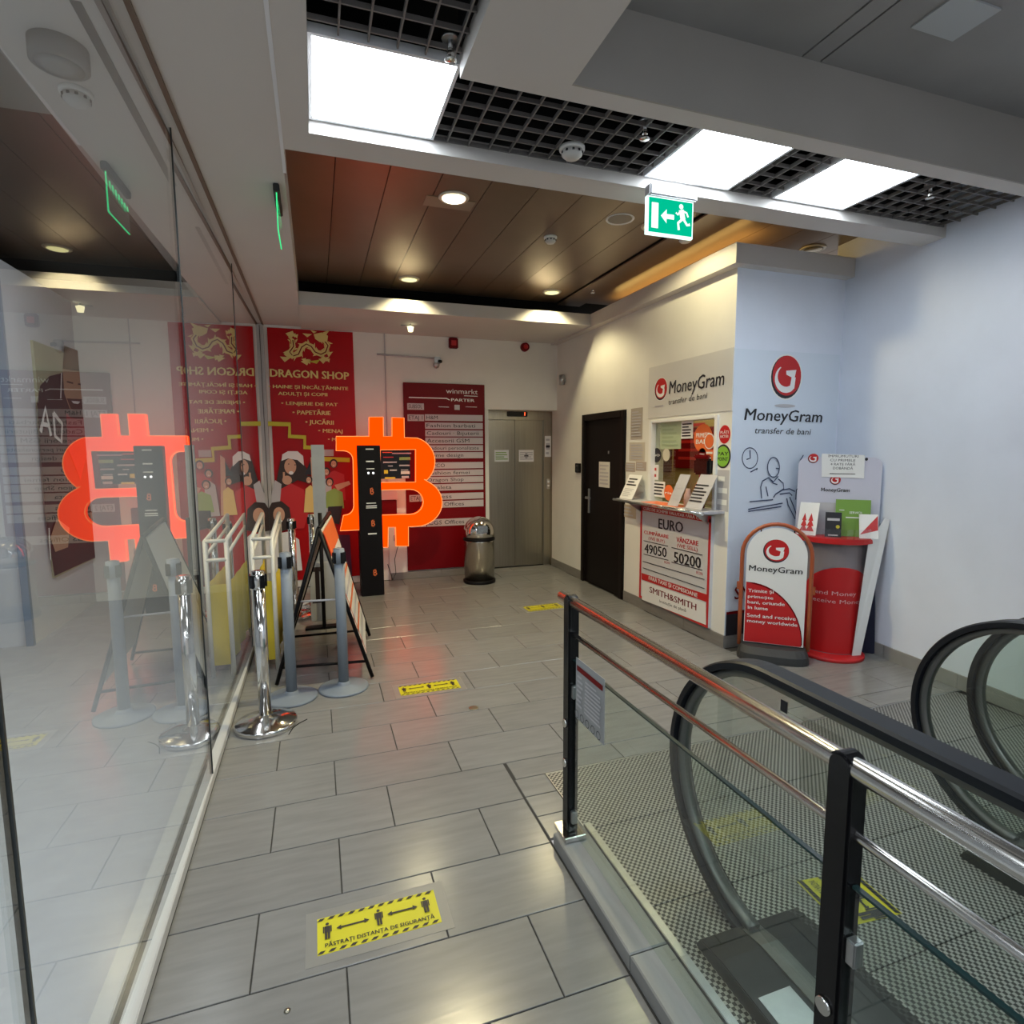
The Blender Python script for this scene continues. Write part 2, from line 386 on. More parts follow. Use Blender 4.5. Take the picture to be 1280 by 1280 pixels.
# --- brown plank ceiling
ceil = struct('ceiling', MB().box(-.2, 4.3, 2.85, 6.9, CZ+.02, CZ+.08), M_void, 'brown glossy plank ceiling with downlights', 'ceiling')
x = -.13; i = 0
while x < 4.1:
    o = MB().box(x+(.002 if i != 9 else .012), x+(.297 if i != 9 else .280), 2.86, 5.98 if x < 2.8 else 5.9, CZ, CZ+.012).build('ceiling_plank', M_brown, ceil)
    if i == 9:    # one plank hangs loose
        o.location = (0, 0, -.022)
    x += .3; i += 1
# --- soffits
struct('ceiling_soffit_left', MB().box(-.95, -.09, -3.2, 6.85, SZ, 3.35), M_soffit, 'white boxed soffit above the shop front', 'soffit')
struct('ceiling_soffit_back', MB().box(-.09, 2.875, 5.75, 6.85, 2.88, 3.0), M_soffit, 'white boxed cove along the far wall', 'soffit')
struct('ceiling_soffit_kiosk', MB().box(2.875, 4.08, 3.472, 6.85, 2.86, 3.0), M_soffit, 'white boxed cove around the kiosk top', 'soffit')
struct('ceiling_shop', MB().box(-4.6, -.95, -3.2, 6.85, 3.2, 3.3), mat('shop ceiling', (.05, .045, .04), .8), 'dark ceiling inside the shop', 'ceiling')
struct('trim_2', MB().box(-.094, -.080, -3.2, 3.15, SZ-.004, 2.99), M_trimw, 'bright white corner strip on the left soffit', 'trim')
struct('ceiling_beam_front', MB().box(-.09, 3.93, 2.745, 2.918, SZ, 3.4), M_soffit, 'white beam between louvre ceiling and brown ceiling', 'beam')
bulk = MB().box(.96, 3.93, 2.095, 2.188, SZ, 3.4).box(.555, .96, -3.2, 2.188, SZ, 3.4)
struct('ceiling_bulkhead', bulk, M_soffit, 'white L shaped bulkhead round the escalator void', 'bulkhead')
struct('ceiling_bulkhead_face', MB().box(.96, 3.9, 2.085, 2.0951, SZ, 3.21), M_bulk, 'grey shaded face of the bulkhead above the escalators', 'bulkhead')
VC = struct('ceiling_void', MB().box(.55, 4.3, -3.2, 2.1, 3.23, 3.3), M_void, 'grey panelled ceiling above the escalator', 'ceiling')
for (x0, x1, y0, y1) in [(.96, 2.02, 1.1, 2.085), (.96, 2.02, -.3, 1.09), (2.03, 2.12, .2, 2.085), (2.13, 3.9, .95, 2.085), (2.13, 3.9, -.6, .94), (.96, 2.02, -3, -.31), (2.03, 2.12, -3, .19), (2.13, 3.9, -3, -.61)]:
    MB().box(x0, x1, y0, y1, 3.205, 3.22).build('ceiling_panel', M_voidc, VC)
sa_ = PZ(1150, 38, 3.2); sb_ = PZ(1225, 2, 3.2); strip_ = MB().box(min(sa_.x, sb_.x)-.05, max(sa_.x, sb_.x)+.12, min(sa_.y, sb_.y), max(sa_.y, sb_.y), 3.198, 3.205).build('reflecting_panel', mat('pale reflecting panel', (.42, .44, .45), .4), VC)  # pale colour stands in for the light this ceiling panel reflects
# --- louvre ceiling
lg = struct('ceiling_louvre', MB().box(-.09, 4.0, -3.2, 2.75, 3.34, 3.4), M_void, 'dark open cell louvre ceiling with grey bars', 'ceiling')
GZ = 2.955
MB().box(.03, 3.94, 2.738, 2.744, 2.985, 3.34).box(.56, 3.94, 2.189, 2.195, 2.985, 3.34).box(.022, .029, -3.2, 2.74, 2.985, 3.34).box(.548, .554, -3.2, 2.18, 2.985, 3.34).build('black_liner', M_void, lg)
PAN = [(.03, .565, 2.195, 2.735), (1.665, 2.19, 2.195, 2.735), (2.49, 3.015, 2.195, 2.735)]
struct('trim_3', MB().box(-.085, .555, -3.2, 2.745, 2.93, 2.935).box(0, 0, 0, 0, 0, 0) if False else MB().box(-.085, .028, -3.2, 2.745, SZ, 3.0), M_soffit, 'white ledge left of the corner light panel', 'trim')
def inpan(x, y): return any(p[0]-.01 < x < p[1]+.01 and p[2] < y < p[3] for p in PAN)
for k in range(60):
    x = .13+.1*k
    if x > 3.88: break
    if x < .56:
        MB().box(x-.0032, x+.0032, .4, 2.19, GZ, GZ+.018).build('louvre_bar', M_bar, lg)
    elif not inpan(x, 2.5):
        MB().box(x-.0032, x+.0032, 2.19, 2.744, GZ, GZ+.018).build('louvre_bar', M_bar, lg)
for k in range(6):
    y = 2.24+.1*k
    for x0, x1 in ((.57, 1.66), (2.195, 2.485), (3.02, 3.88)):
        MB().box(x0, x1, y-.0032, y+.0032, GZ+.001, GZ+.019).build('louvre_bar', M_bar, lg)
for k in range(17):
    y = 2.14-.1*k
    MB().box(.03, .552, y-.0032, y+.0032, GZ+.001, GZ+.019).build('louvre_bar', M_bar, lg)
M_panel = emis('light panel glow', (.83, .92, 1.0), PANEL_E)
for i, (x0, x1, y0, y1) in enumerate(PAN):
    t = thing('light_panel', ['square LED ceiling panel in the corner next to the left soffit', 'square LED ceiling panel left of its pair above the exit sign', 'square LED ceiling panel nearest the right wall'][i], 'light', ((x0+x1)/2, (y0+y1)/2, GZ), 'square LED panels in the louvre ceiling')
    fr = MB(); e = .014
    fr.box(x0, x1, y0, y0+e, GZ-.004, GZ+.03).box(x0, x1, y1-e, y1, GZ-.004, GZ+.03).box(x0, x0+e, y0+e, y1-e, GZ-.004, GZ+.03).box(x1-e, x1, y0+e, y1-e, GZ-.004, GZ+.03)
    fr.build('frame', M_trimw, t); MB().box(x0+e, x1-e, y0+e, y1-e, GZ+.002, GZ+.006).build('diffuser', M_panel, t); MB().box(x0+.001, x1-.001, y0+.001, y1-.001, GZ+.03, GZ+.05).build('housing', M_blackm, t)
# hall lights behind the viewer (same ceiling line going on)
for i, y in enumerate((-.9, -2.4)):
    t = thing('light_panel', ['square LED ceiling panel overhead behind the viewer', 'square LED ceiling panel further behind the viewer'][i], 'light', (.3, y, GZ), 'square LED panels in the louvre ceiling')
    MB().box(.03, .55, y-.27, y+.27, GZ+.002, GZ+.006).build('diffuser', M_panel, t); MB().box(.03, .55, y-.27, y+.27, GZ+.03, GZ+.05).build('housing', M_blackm, t)
def area(name, loc, size, power, col, rot=(0, 0, 0)):
    L = bpy.data.lights.new(name, 'AREA'); L.shape = 'RECTANGLE'; L.size, L.size_y = size; L.energy = power; L.color = col
    o = bpy.data.objects.new(name, L); COL.objects.link(o); o.location = loc; o.rotation_euler = rot; return o
area('void_fill_light', (2.4, -1.6, 3.19), (1.2, 1.2), HALL_W, (.86, .93, 1))  # unseen fill light, added behind the viewer to brighten the right wall
area('shop_fill_strip', (-1.045, 3.9, 3.19), (.10, 2.8), 30, (.9, .95, 1))  # added out of sight behind the soffit to brighten the shop pillar
area('shop_fill_light', (-1.5, .9, 3.18), (.9, .9), SHOP_W, (.9, .95, 1))  # fill light added outside the view to lighten the shop interior
# --- downlights
DL = [(2.38, 3.75, 'round lit downlight hidden behind the exit sign', .19), (.90, 3.75, 'round downlight over the aisle, brightest and nearest of the ceiling', .8), (.90, 5.58, 'round downlight near the far cove above the red directory', .22), (2.35, 5.58, 'round downlight near the far cove above the lift', .28), (3.86, 3.76, 'round unlit downlight over the kiosk soffit corner', 0), (2.084, 3.726, 'flat white unlit ceiling disc left of the exit sign', 0)]
M_bulb = emis('warm bulb', (1.0, .88, .60), 8); M_bulby = emis('dim warm bulb', (1.0, .92, .42), 1.1); M_bulbd = mat('dead bulb', (.45, .38, .26), .2, .6)
for i, (x, y, lab, st) in enumerate(DL):
    t = thing('downlight', lab, 'light', (x, y, CZ), 'round downlights in the brown ceiling'); c = (x, y, CZ)
    if i == 5:
        MB().lathe(c, [(.085, .0), (.095, -.006), (.10, -.001), (.10, 0)]).build('ring', M_white, t); MB().lathe(c, [(.08, -.002), (.08, .0)]).build('disc', mat('brownish disc', (.25, .21, .17), .5), t); continue
    n = 32; k = MB()
    k.lathe(c, [(.072, 0), (.068, -.008), (.090, -.012), (.098, -.004), (.098, 0)])
    k.v = k.v; k.build('ring', mat('downlight ring', (.65, .6, .5), .3, .3), t)
    MB().lathe(c, [(.066, -.0065), (.05, -.010), (.066, -.0125)] if False else [(.070, -.0130), (.066, -.0145), (.0, -.0150)]).build('lens', (M_bulb if st > .35 else M_bulby) if st else M_bulbd, t)
    if st:
        L = bpy.data.lights.new('lamp', 'SPOT'); L.energy = SPOT_W*st*8; L.color = (1.0, .86, .50); L.spot_size = math.radians(165 if i == 0 else 132); L.spot_blend = .5 if i else .25; L.shadow_soft_size = .04
        o = bpy.data.objects.new('lamp', L); COL.objects.link(o); o.parent = t; o.location = (0, 0, -.03)
    if i in (1,): MB().box(x-.17, x+.15, y+.02, y+.17, CZ-.004, CZ+.0).build('backing_plate', mat('pale brown plate', (.30, .24, .17), .4, .2), t)
# golden accent lamp of the kiosk roof (behind the loose plank)
area('cove_lamp', (3.16, 4.6, 3.005), (.22, 2.0), 10, (1, .66, .20), (0, math.radians(180+25), 0))
# detectors
def detector(c, lab, r=.05, name='smoke_detector'):
    t = thing(name, lab, 'smoke detector', c, 'smoke detectors on the ceilings'); MB().lathe(c, [(r, 0), (r, -.012), (r*.95, -.016)], 28).build('base', M_white, t)
    MB().lathe(c, [(r*.82, -.016), (r*.80, -.035), (r*.55, -.048), (.002, -.05)], 28).build('sensor_dome', mat('warm white plastic', (.6, .6, .58), .4), t)
    g = MB()
    for a in range(10): q = 2*PI*a/10; g.box(c[0]+r*.78*math.cos(q)-.005, c[0]+r*.78*math.cos(q)+.005, c[1]+r*.78*math.sin(q)-.005, c[1]+r*.78*math.sin(q)+.005, c[2]-.031, c[2]-.022)
    g.build('vent_slots', M_blackp, t)
detector((1.195, 2.60, GZ), 'white smoke detector hanging under the louvre ceiling', .06)
detector((1.75, 4.187, CZ), 'small white detector in the middle of the brown ceiling', .05)
detector((2.716, 3.852, CZ), 'white detector just right of the exit sign', .06)
detector((-.80, 2.72, SZ), 'white detector on the soffit inside the glass', .055)
def sprinkler(c, lab):
    t = thing('sprinkler', lab, 'sprinkler', c, 'sprinkler heads in the louvre ceiling'); MB().cyl((c[0], c[1], c[2]+.05), (c[0], c[1], c[2]-.01), .008).build('pipe', M_alu, t)
    MB().lathe((c[0], c[1], c[2]-.01), [(.012, 0), (.014, -.02), (.004, -.03), (.022, -.034), (.022, -.037), (.001, -.038)], 16).build('head', M_chrome, t)
    MB().lathe((c[0], c[1], c[2]+.02), [(.03, 0), (.032, .006), (.03, .012)], 20).build('collar', M_alu, t)
p = PZ(806, 160, GZ); sprinkler((p.x, p.y, GZ), 'sprinkler head just left of the middle light panel')
p = PZ(1163, 237, GZ); sprinkler((p.x, p.y, GZ), 'shiny sprinkler head near the right wall')
p = PZ(563, 58, GZ); sprinkler((p.x, p.y, GZ), 'sprinkler head beside the corner light panel')
p = PZ(741, 360, CZ); sprinkler((p.x, p.y, CZ), 'tiny sprinkler at the far end of the brown ceiling')

# ================================================================== LEFT SHOP FRONT
fr = thing('window_1', 'glazed shop front in a grey frame running along the left', 'window', (-.52, 3, 0), None, 'structure')
MB().box(-.630, -.576, -3, FARY, 0, .045).build('inner_rail', mat('light grey rail', (.52, .52, .50), .45), fr, .003)
MB().box(-.552, -.510, -3, FARY, 0, .045).build('outer_rail', mat('light grey rail', (.52, .52, .50), .45), fr, .003)
MB().box(-.576, -.552, -3, FARY, 0, .02).build('rail_groove', M_blackm, fr)
MB().box(-.548, -.535, -3, FARY, SZ-.02, SZ).box(-.49, -.472, -3, FARY, SZ-.012, SZ).build('top_track', mat('brown track', (.16, .11, .08), .5), fr)
MB().box(-.555, -.475, FARY-.045, FARY, 0, SZ).build('jamb', M_frame, fr, .003)
JY = [-1.0, 1.135, 2.844, 4.67, 6.80]
for y0, y1 in zip(JY[:-1], JY[1:]):
    yc = (y0+y1)/2; h = (y1-y0)/2-.004; b = .012
    q = [(-.532-b*h, yc-h), (-.524-b*h, yc-h), (-.524+b*h, yc+h), (-.532+b*h, yc+h)]
    MB().prism([(a, c, .03) for a, c in q], (0, 0, SZ-.045)).build('glass_pane', M_glass, fr)
    MB().box(-.535+b*h, -.521+b*h, yc+h, yc+h+.006, .05, SZ-.02).build('pane_edge', mat('dark glass edge', (.03, .035, .035), .3), fr)
# slot diffuser and fixtures on the soffit inside the glass
tag(MB().box(-.645, -.615, 2.2, 3.47, SZ-.004, SZ).build('slot_diffuser', M_blackm), 'long dark air slot in the soffit inside the glass, nearer one', 'vent', 'slot vents in the soffit')
tag(MB().box(-.635, -.610, 4.05, 5.3, SZ-.004, SZ).build('slot_diffuser', M_blackm), 'long dark air slot in the soffit inside the glass, farther one', 'vent', 'slot vents in the soffit')
t = thing('surface_lamp', 'round unlit surface lamp on the soffit inside the glass', 'lamp', (-.76, 2.45, SZ)); MB().lathe((-.76, 2.45, SZ), [(.085, 0), (.085, -.06), (.07, -.065)]).build('housing', mat('dull grey lamp', (.22, .22, .21), .5), t); MB().lathe((-.76, 2.45, SZ), [(.069, -.0655), (.03, -.068)]).build('lens', mat('frosted lens', (.3, .3, .29), .5), t)
# poster of a hooded man on the shop pillar
pl = Plane((-2.2+.02, 6.65, 0), (0, 1, 0), (0, 0, 1)); pl.n = Vector((1, 0, 0)); pl.u = Vector((0, 1, 0))
P0 = Vector((-2.2, 5.88, 0))
post = tag(MB().box(-2.2, -2.18, 5.89, 7.48, .46, 2.47).build('fashion_poster', mat('olive backdrop', (.36, .36, .24), .5, noise=.15, scale=1.5)), 'tall poster of a man in a black hoodie and cap inside the shop', 'poster')
X_ = pl.pxpoly; M_cap = mat('cap brown', (.07, .045, .025), .6)
X_([(46, 505), (50, 482), (62, 470), (78, 466), (107, 470), (120, 490), (127, 505), (133, 560), (138, 688), (68, 720), (56, 640)], M_blackp)
X_([(80, 432), (102, 440), (107, 466), (78, 462)], M_cap)
X_([(78, 461), (107, 465), (108, 488), (104, 508), (96, 516), (87, 511), (80, 492)], M_skin2)
X_([(83, 498), (104, 499), (103, 509), (96, 516), (88, 511)], M_hair); X_([(89, 501), (100, 502), (97, 505), (91, 504)], M_white); X_([(83, 476), (91, 478), (91, 480), (83, 478)], M_hair); X_([(97, 479), (105, 480), (105, 482), (97, 481)], M_hair)
X_([(82, 516), (88, 522), (100, 524), (109, 518), (114, 545), (100, 600), (84, 560)], mat('dull red shirt', (.30, .03, .05), .6))
def let(L_, w_): pl.strip([pl.px(*p) for p in L_], w_, M_white)
let([(50, 540), (56, 510), (63, 545)], .05); let([(52, 530), (61, 532)], .04); let([(66, 516), (68, 545), (76, 552), (77, 530), (66, 516)], .045); let([(118, 524), (120, 545), (125, 544), (125, 528), (118, 524)], .035)
let([(76, 466), (75, 498)], .02); let([(108, 470), (112, 505)], .02)
X_([(62, 672), (70, 648), (86, 660), (84, 684), (68, 690)], M_skin2); X_([(112, 640), (122, 636), (131, 648), (128, 658), (114, 654)], M_skin2); let([(60, 660), (62, 700)], .02)
pl.flush(post)
# green edge-lit exit sign hanging in front of the glass soffit
t = thing('exit_sign', 'green edge-lit glass exit sign seen edge-on below left soffit', 'exit sign', (-.135, 3.5, SZ)); MB().box(-.15, -.12, 3.28, 3.62, SZ-.04, SZ).build('housing', M_darkgrey, t, .004)
MB().box(-.139, -.131, 3.30, 3.60, SZ-.22, SZ-.04).build('glass_plate', M_acryl, t); M_eg = emis('edge lit green', (.04, .60, .2), 1.2); MB().box(-.138, -.132, 3.298, 3.302, SZ-.22, SZ-.04).box(-.138, -.132, 3.30, 3.60, SZ-.223, SZ-.219).build('lit_edge', M_eg, t)
pp = Plane((-.131, 3.30, SZ-.22), (0, 1, 0), (0, 0, 1)); pp.n = Vector((1, 0, 0))
for k in range(7): pp.rect(.02+k*.04, .125-.004*k, .04+k*.04, .15-.004*k, M_eg)
pp.flush(t)
pp = Plane((-.139, 3.30, SZ-.22), (0, 1, 0), (0, 0, 1)); pp.n = Vector((-1, 0, 0))
for k in range(7): pp.rect(.02+k*.04, .125-.004*k, .04+k*.04, .15-.004*k, M_eg)
pp.flush(t)
# illuminated exit sign on the beam
ey = 2.70
ex = thing('exit_sign', 'green lit exit sign with arrow and running figure under the beam', 'exit sign', (1.83, ey, SZ))
MB().box(1.665, 1.955, ey-.03, ey+.03, SZ-.06, SZ+.0).build('housing', mat('grey housing', (.5, .5, .52), .4), ex, .008)
pp = Plane((0, ey-.012, 0), (1, 0, 0), (0, 0, 1)); c4 = [(794, 262), (850, 268), (841, 310), (791, 303)]
MB().box(1.66, 1.94, ey-.01, ey+.01, SZ-.245, SZ-.06).build('light_box', emis('sign white', (.75, 1, .95), 1.3), ex)
G1 = emis('exit green', (.0, .40, .22), 1.0); W1 = emis('exit white', (.85, 1, .95), 1.0)
pp.rect(1.668, SZ-.236, 1.932, SZ-.066, G1)
pp.rect(1.685, SZ-.215, 1.725, SZ-.09, W1)
pp.poly([(1.74, SZ-.15), (1.775, SZ-.115), (1.775, SZ-.138), (1.82, SZ-.138), (1.82, SZ-.162), (1.775, SZ-.162), (1.775, SZ-.185)], W1)
pp.ell((1.862, SZ-.092), .013, .013, W1, 14)
for pts, wd in (([(1.862, SZ-.108), (1.875, SZ-.155)], .03), ([(1.875, SZ-.15), (1.845, SZ-.175), (1.85, SZ-.21)], .014), ([(1.875, SZ-.15), (1.90, SZ-.18), (1.918, SZ-.175)], .014), ([(1.862, SZ-.112), (1.84, SZ-.135), (1.83, SZ-.125)], .010), ([(1.866, SZ-.112), (1.895, SZ-.12), (1.905, SZ-.14)], .010)):
    pp.strip(pts, wd, W1)
pp.flush(ex, 'pictogram')
# ================================================================== FAR WALL
F = FARY
# dragon shop banner
ban = tag(MB().box(-.44, .452, F-.012, F, .08, 2.87).build('shop_banner', M_banner), 'tall red and gold DRAGON SHOP banner on the far wall', 'banner')
B = Plane((0, F-.012, 0), (1, 0, 0), (0, 0, 1))
def lerp(a, b, t): return a+(b-a)*t
# golden dragon: waving body, head, claws and flames
bp = B.px
wave = [bp(x, y) for x, y in [(361, 421), (366, 425), (367, 433), (362, 440), (366, 445), (373, 443), (377, 434), (383, 430), (389, 433), (394, 440), (401, 443), (407, 440), (410, 432), (404, 424), (397, 421)]]
B.strip(wave, [.02, .035, .045, .05, .055, .06, .06, .06, .06, .06, .055, .05, .05, .045, .03], M_gold)
B.strip(wave[1:-1], .012, M_dred)
for i in range(1, len(wave)-1):
    (ax, ay), (bx_, by_) = wave[i], wave[i+1]; dx, dy = bx_-ax, by_-ay; L_ = math.hypot(dx, dy); nx, ny = -dy/L_, dx/L_
    for s_ in (-1, 1): B.poly([(ax+nx*s_*.025, ay+ny*s_*.025), (ax+dx*.5+nx*s_*.025, ay+dy*.5+ny*s_*.025), (ax-dx*.15+nx*s_*.055, ay-dy*.15+ny*s_*.055)], M_gold)
for cx_, cy_ in ((357, 443), (379, 449), (403, 447), (363, 417)):
    for a_ in range(3): p_ = bp(cx_+a_*3, cy_+a_*1.2); B.poly([(p_[0]-.02, p_[1]), (p_[0]+.03, p_[1]+.012), (p_[0]+.02, p_[1]-.035)], M_gold)
B.pxpoly([(392, 418), (402, 416), (410, 420), (409, 427), (400, 428), (394, 424)], M_gold)
for q in ([(403, 416), (412, 413), (407, 420)], [(392, 417), (388, 413), (396, 415)], [(357, 417), (366, 414), (368, 419), (363, 424)], [(354, 441), (362, 437), (361, 446)], [(376, 452), (388, 449), (384, 457)], [(398, 449), (412, 446), (404, 455)], [(378, 417), (390, 418), (384, 422)], [(408, 441), (416, 440), (411, 447)], [(350, 446), (364, 447), (356, 453)]): B.pxpoly(q, M_gold)
B.pxpoly([(385, 452), (400, 450), (396, 455)], M_yelb)
B.pxtext('DRAGON SHOP', (338, 471), (436, 475), 461.5, M_gold, .035)
for tx, p0, p1, yt in (('• HAINE ȘI ÎNCĂLȚĂMINTE', (336, 485), (435, 488), 481), ('ADULȚI ȘI COPII', (348, 494), (409, 495.5), 490), ('• LENJERIE DE PAT', (352, 506), (422, 508), 502), ('• PAPETĂRIE', (366, 518), (413, 519), 513), ('• JUCĂRII', (382, 530), (417, 531), 525), ('• MENAJ', (398, 540.5), (428, 541.5), 536), ('• MULT', (410, 551), (434, 552), 547)):
    B.pxtext(tx, p0, p1, yt, M_gold, .03)
st = [bp(x, y) for x, y in [(332, 529.5), (362, 530.5), (362, 545.5), (381, 546.5), (381, 559), (401, 560.5), (401, 573.5), (437, 575)]]
B.strip(st, .05, M_yel)
B.pxpoly([(403, 562), (417, 562), (417, 570), (403, 570)], M_pgrey)
def face(B, c, r, hair=M_hair, skin=M_skin, up=1.25):
    B.ell((c[0], c[1]+r*.2), r*1.3, r*1.5, hair); B.ell((c[0], c[1]), r*.85, r*1.15*up/1.25, skin)
    B.ell((c[0]-r*.35, c[1]+r*.2), r*.1, r*.06, hair, 8); B.ell((c[0]+r*.35, c[1]+r*.2), r*.1, r*.06, hair, 8)
    B.ell((c[0], c[1]-r*.5), r*.32, r*.13, M_white, 10)
def P(x, y): return bp(x, y)
# woman in a santa hat
B.pxpoly([(351, 575), (357, 570), (375, 572), (383, 585), (386, 604), (372, 600), (352, 612), (346, 600)], M_hair)
B.ell(P(363, 583), .062, .085, M_skin); B.ell(P(364, 591), .025, .02, M_white, 12); B.ell(P(361, 580), .008, .006, M_hair, 8); B.ell(P(369, 581), .008, .006, M_hair, 8)
B.pxpoly([(352, 576), (353, 568), (360, 564), (372, 564), (379, 570), (380, 582), (372, 575), (360, 573)], M_white)
B.pxpoly([(381, 593), (392, 567), (394, 594)], M_blackp)
B.pxpoly([(346, 614), (364, 604), (380, 612), (386, 640), (380, 660), (350, 662), (342, 640)], M_red)
B.pxpoly([(344, 600), (352, 605), (350, 630), (342, 640), (338, 625)], M_pgrey)
B.ell(P(359, 600), .05, .05, M_skin); B.strip([P(355, 599), P(355, 590)], .02, M_skin)
B.pxpoly([(388, 572), (393, 568), (399, 640), (392, 640)], M_skin)
# family group on the right of the banner
for c, r, sh, mt in (((417, 580), .045, (404, 590, 432, 625), M_red), ((408, 590), .042, (400, 600, 416, 640), M_pgrey), ((412, 603), .045, (406, 612, 430, 635), M_teal), ((386, 600), .04, (380, 608, 396, 640), M_gold)):
    x0, y0, x1, y1 = sh; B.pxpoly([(x0, y1), (x0+2, y0+3), ((x0+x1)/2, y0-2), (x1-2, y0+3), (x1, y1)], mt); face(B, P(*c), r*.75)
B.pxpoly([(418, 606), (436, 601), (438, 605), (422, 613)], M_skin); B.pxpoly([(410, 633), (428, 632), (424, 655), (410, 652)], M_blackp)
# woman with dark hair low on the banner, by the glass
B.pxpoly([(334, 640), (340, 628), (352, 626), (362, 634), (366, 660), (350, 664), (332, 662)], M_hair)
B.ell(P(349, 643), .06, .085, M_skin); B.ell(P(350, 651), .028, .014, M_white, 12); B.pxpoly([(330, 700), (338, 668), (360, 664), (374, 674), (378, 712), (332, 716)], M_white)
B.pxpoly([(408, 668), (437, 668), (440, 718), (410, 720)], mat('plum print', (.10, .01, .05), .5))
B.flush(ban, 'print')
# reflected side copy of the banner bottom is only glass, nothing to build
# directory board
db = thing('directory_board', 'dark red store directory board with grey strips on far wall', 'sign', (1.5, F, .1))
MB().box(1.0, 1.985, F-.035, F, .10, 2.335).build('board', M_dred, db, .004)
D = Plane((0, F-.035, 0), (1, 0, 0), (0, 0, 1))
dp = D.px
D.pxtext('winmarkt', (557.5, 491.5), (597, 493), 485.5, M_white, .0); D.pxpoly([(580, 494.3), (597, 495), (597, 495.8), (580, 495.1)], M_white)
D.strip([dp(511, 496.7), dp(558, 498), dp(562, 500)], .012, M_white); D.pxtext('PARTER', (564, 501.5), (593, 502.5), 498, M_white, .02)
for x0, x1 in ((548, 561), (582, 596)): D.strip([dp(x0, 508.5), dp(x1, 508.9)], .006, M_white)
D.pxpoly([(568, 506), (574.5, 506.2), (574.5, 512.5), (568, 512.2)], M_pgrey)
D.flush(db, 'print')
rows = [(517.5, 526, 'H&M'), (527.5, 536, 'Fashion barbati'), (537, 545.5, 'Cadouri · Bijuterii'), (546.2, 555.2, 'Accesorii GSM'), (556, 564, 'Cadouri personalizate'), (564.8, 573.2, 'Home design'), (577.5, 586, 'PEPCO'), (587, 595, 'Fashion femei'), (595.6, 603.8, 'Dragon Shop'), (604.8, 613.5, 'Toaleta'), (616.5, 625, 'Fitness'), (626, 635, 'CGS Offices'), (648.5, 658, 'CGS Offices')]
for k, (y0, y1, tx) in enumerate(rows):
    a0 = dp(541.5, y0+.6); a1 = dp(602, y0+1.2); b0 = dp(541.5, y1)
    zt = a0[1]; zb = b0[1]
    s_ = MB().box(1.245, 1.955, F-.041, F-.035, zb, zt).build('name_strip', M_pgrey, db)
    q = Plane((0, F-.041, 0), (1, 0, 0), (0, 0, 1)); q.text(tx, 1.262, zb+(zt-zb)*.25, min(.64, .062*len(tx)*.62+.02), (zt-zb)*.55, M_blackp, .0); q.flush(s_, 'lettering')
for (x0, x1, y0, y1, tx) in ((507.5, 539, 504, 512.5, 'SUBSOL'), (507.5, 539, 518, 526.5, 'ETAJ 1'), (511, 522, 619, 627, 'ETAJ 2'), (520, 541, 649, 658, 'ETAJ 3')):
    a = dp(x0, y0); b = dp(x1, y1)
    s_ = MB().box(1.04, 1.235, F-.041, F-.035, b[1], a[1]).build('floor_strip', M_pgrey, db)
    q = Plane((0, F-.041, 0), (1, 0, 0), (0, 0, 1)); q.text(tx, 1.055, b[1]+(a[1]-b[1])*.22, .16, (a[1]-b[1])*.6, M_blackp, .0); q.flush(s_, 'lettering')
# lift
lf = thing('door_2', 'brushed steel lift doors with notices in a steel surround', 'lift', (2.5, 7.04, 0), None, 'structure')
MB().box(2.03, 2.98, 7.03, 7.10, 1.93, 2.055).box(2.03, 2.075, 7.03, 7.10, 0, 1.93).box(2.85, 2.98, 7.03, 7.10, 0, 1.93).build('surround', M_steel, lf, .003)
MB().box(2.03, 2.04, F, 7.03, 0, 2.055).box(2.97, 2.98, F, 7.03, 0, 2.055).box(2.04, 2.97, F, 7.03, 2.045, 2.055).build('reveal', M_wall, lf)
MB().box(2.075, 2.455, 7.065, 7.09, .01, 1.93).build('door_leaf', M_steel, lf, .002); MB().box(2.459, 2.85, 7.065, 7.09, .01, 1.93).build('door_leaf', M_steel, lf, .002)
dsp = MB().box(2.34, 2.62, 7.015, 7.03, 1.97, 2.035).build('floor_display', M_black, lf, .006)
q = Plane((0, 7.015, 0), (1, 0, 0), (0, 0, 1)); q.rect(2.575, 1.985, 2.585, 2.025, emis('red digit', (1, .08, .02), 3)); q.flush(dsp, 'digit')
cb = MB().box(2.89, 2.935, 7.018, 7.03, 1.03, 1.16).build('call_button_plate', M_chrome, lf, .003)
MB().cyl((2.912, 7.018, 1.12), (2.912, 7.012, 1.12), .014).cyl((2.912, 7.018, 1.07), (2.912, 7.012, 1.07), .014).build('button', M_white, cb)
for (x0, y0, x1, y1, lab, d_) in ((618, 562.5, 636, 577, 'notice with green header on left lift door', 7.065), (648.5, 562.5, 667, 577, 'notice with round stamp on right lift door', 7.065), (681, 545, 688.5, 571, 'narrow notice on the lift surround', 7.03)):
    a = PY(x0, y0, d_); b = PY(x1, y1, d_)
    s_ = tag(MB().box(a.x, b.x, d_-.002, d_, b.z, a.z).build('paper_notice', M_white), lab, 'notice', 'notices on the lift')
    q = Plane((0, d_-.002, 0), (1, 0, 0), (0, 0, 1)); m_ = M_teal if 'green' in lab else M_pgrey
    if 'round' in lab: q.ell(((a.x+b.x)/2, (a.z+b.z)/2), .03, .03, M_blackp)
    q.lines(a.x+.015, b.z+.02, b.x-.015, a.z-.02, 4, m_); q.flush(s_)
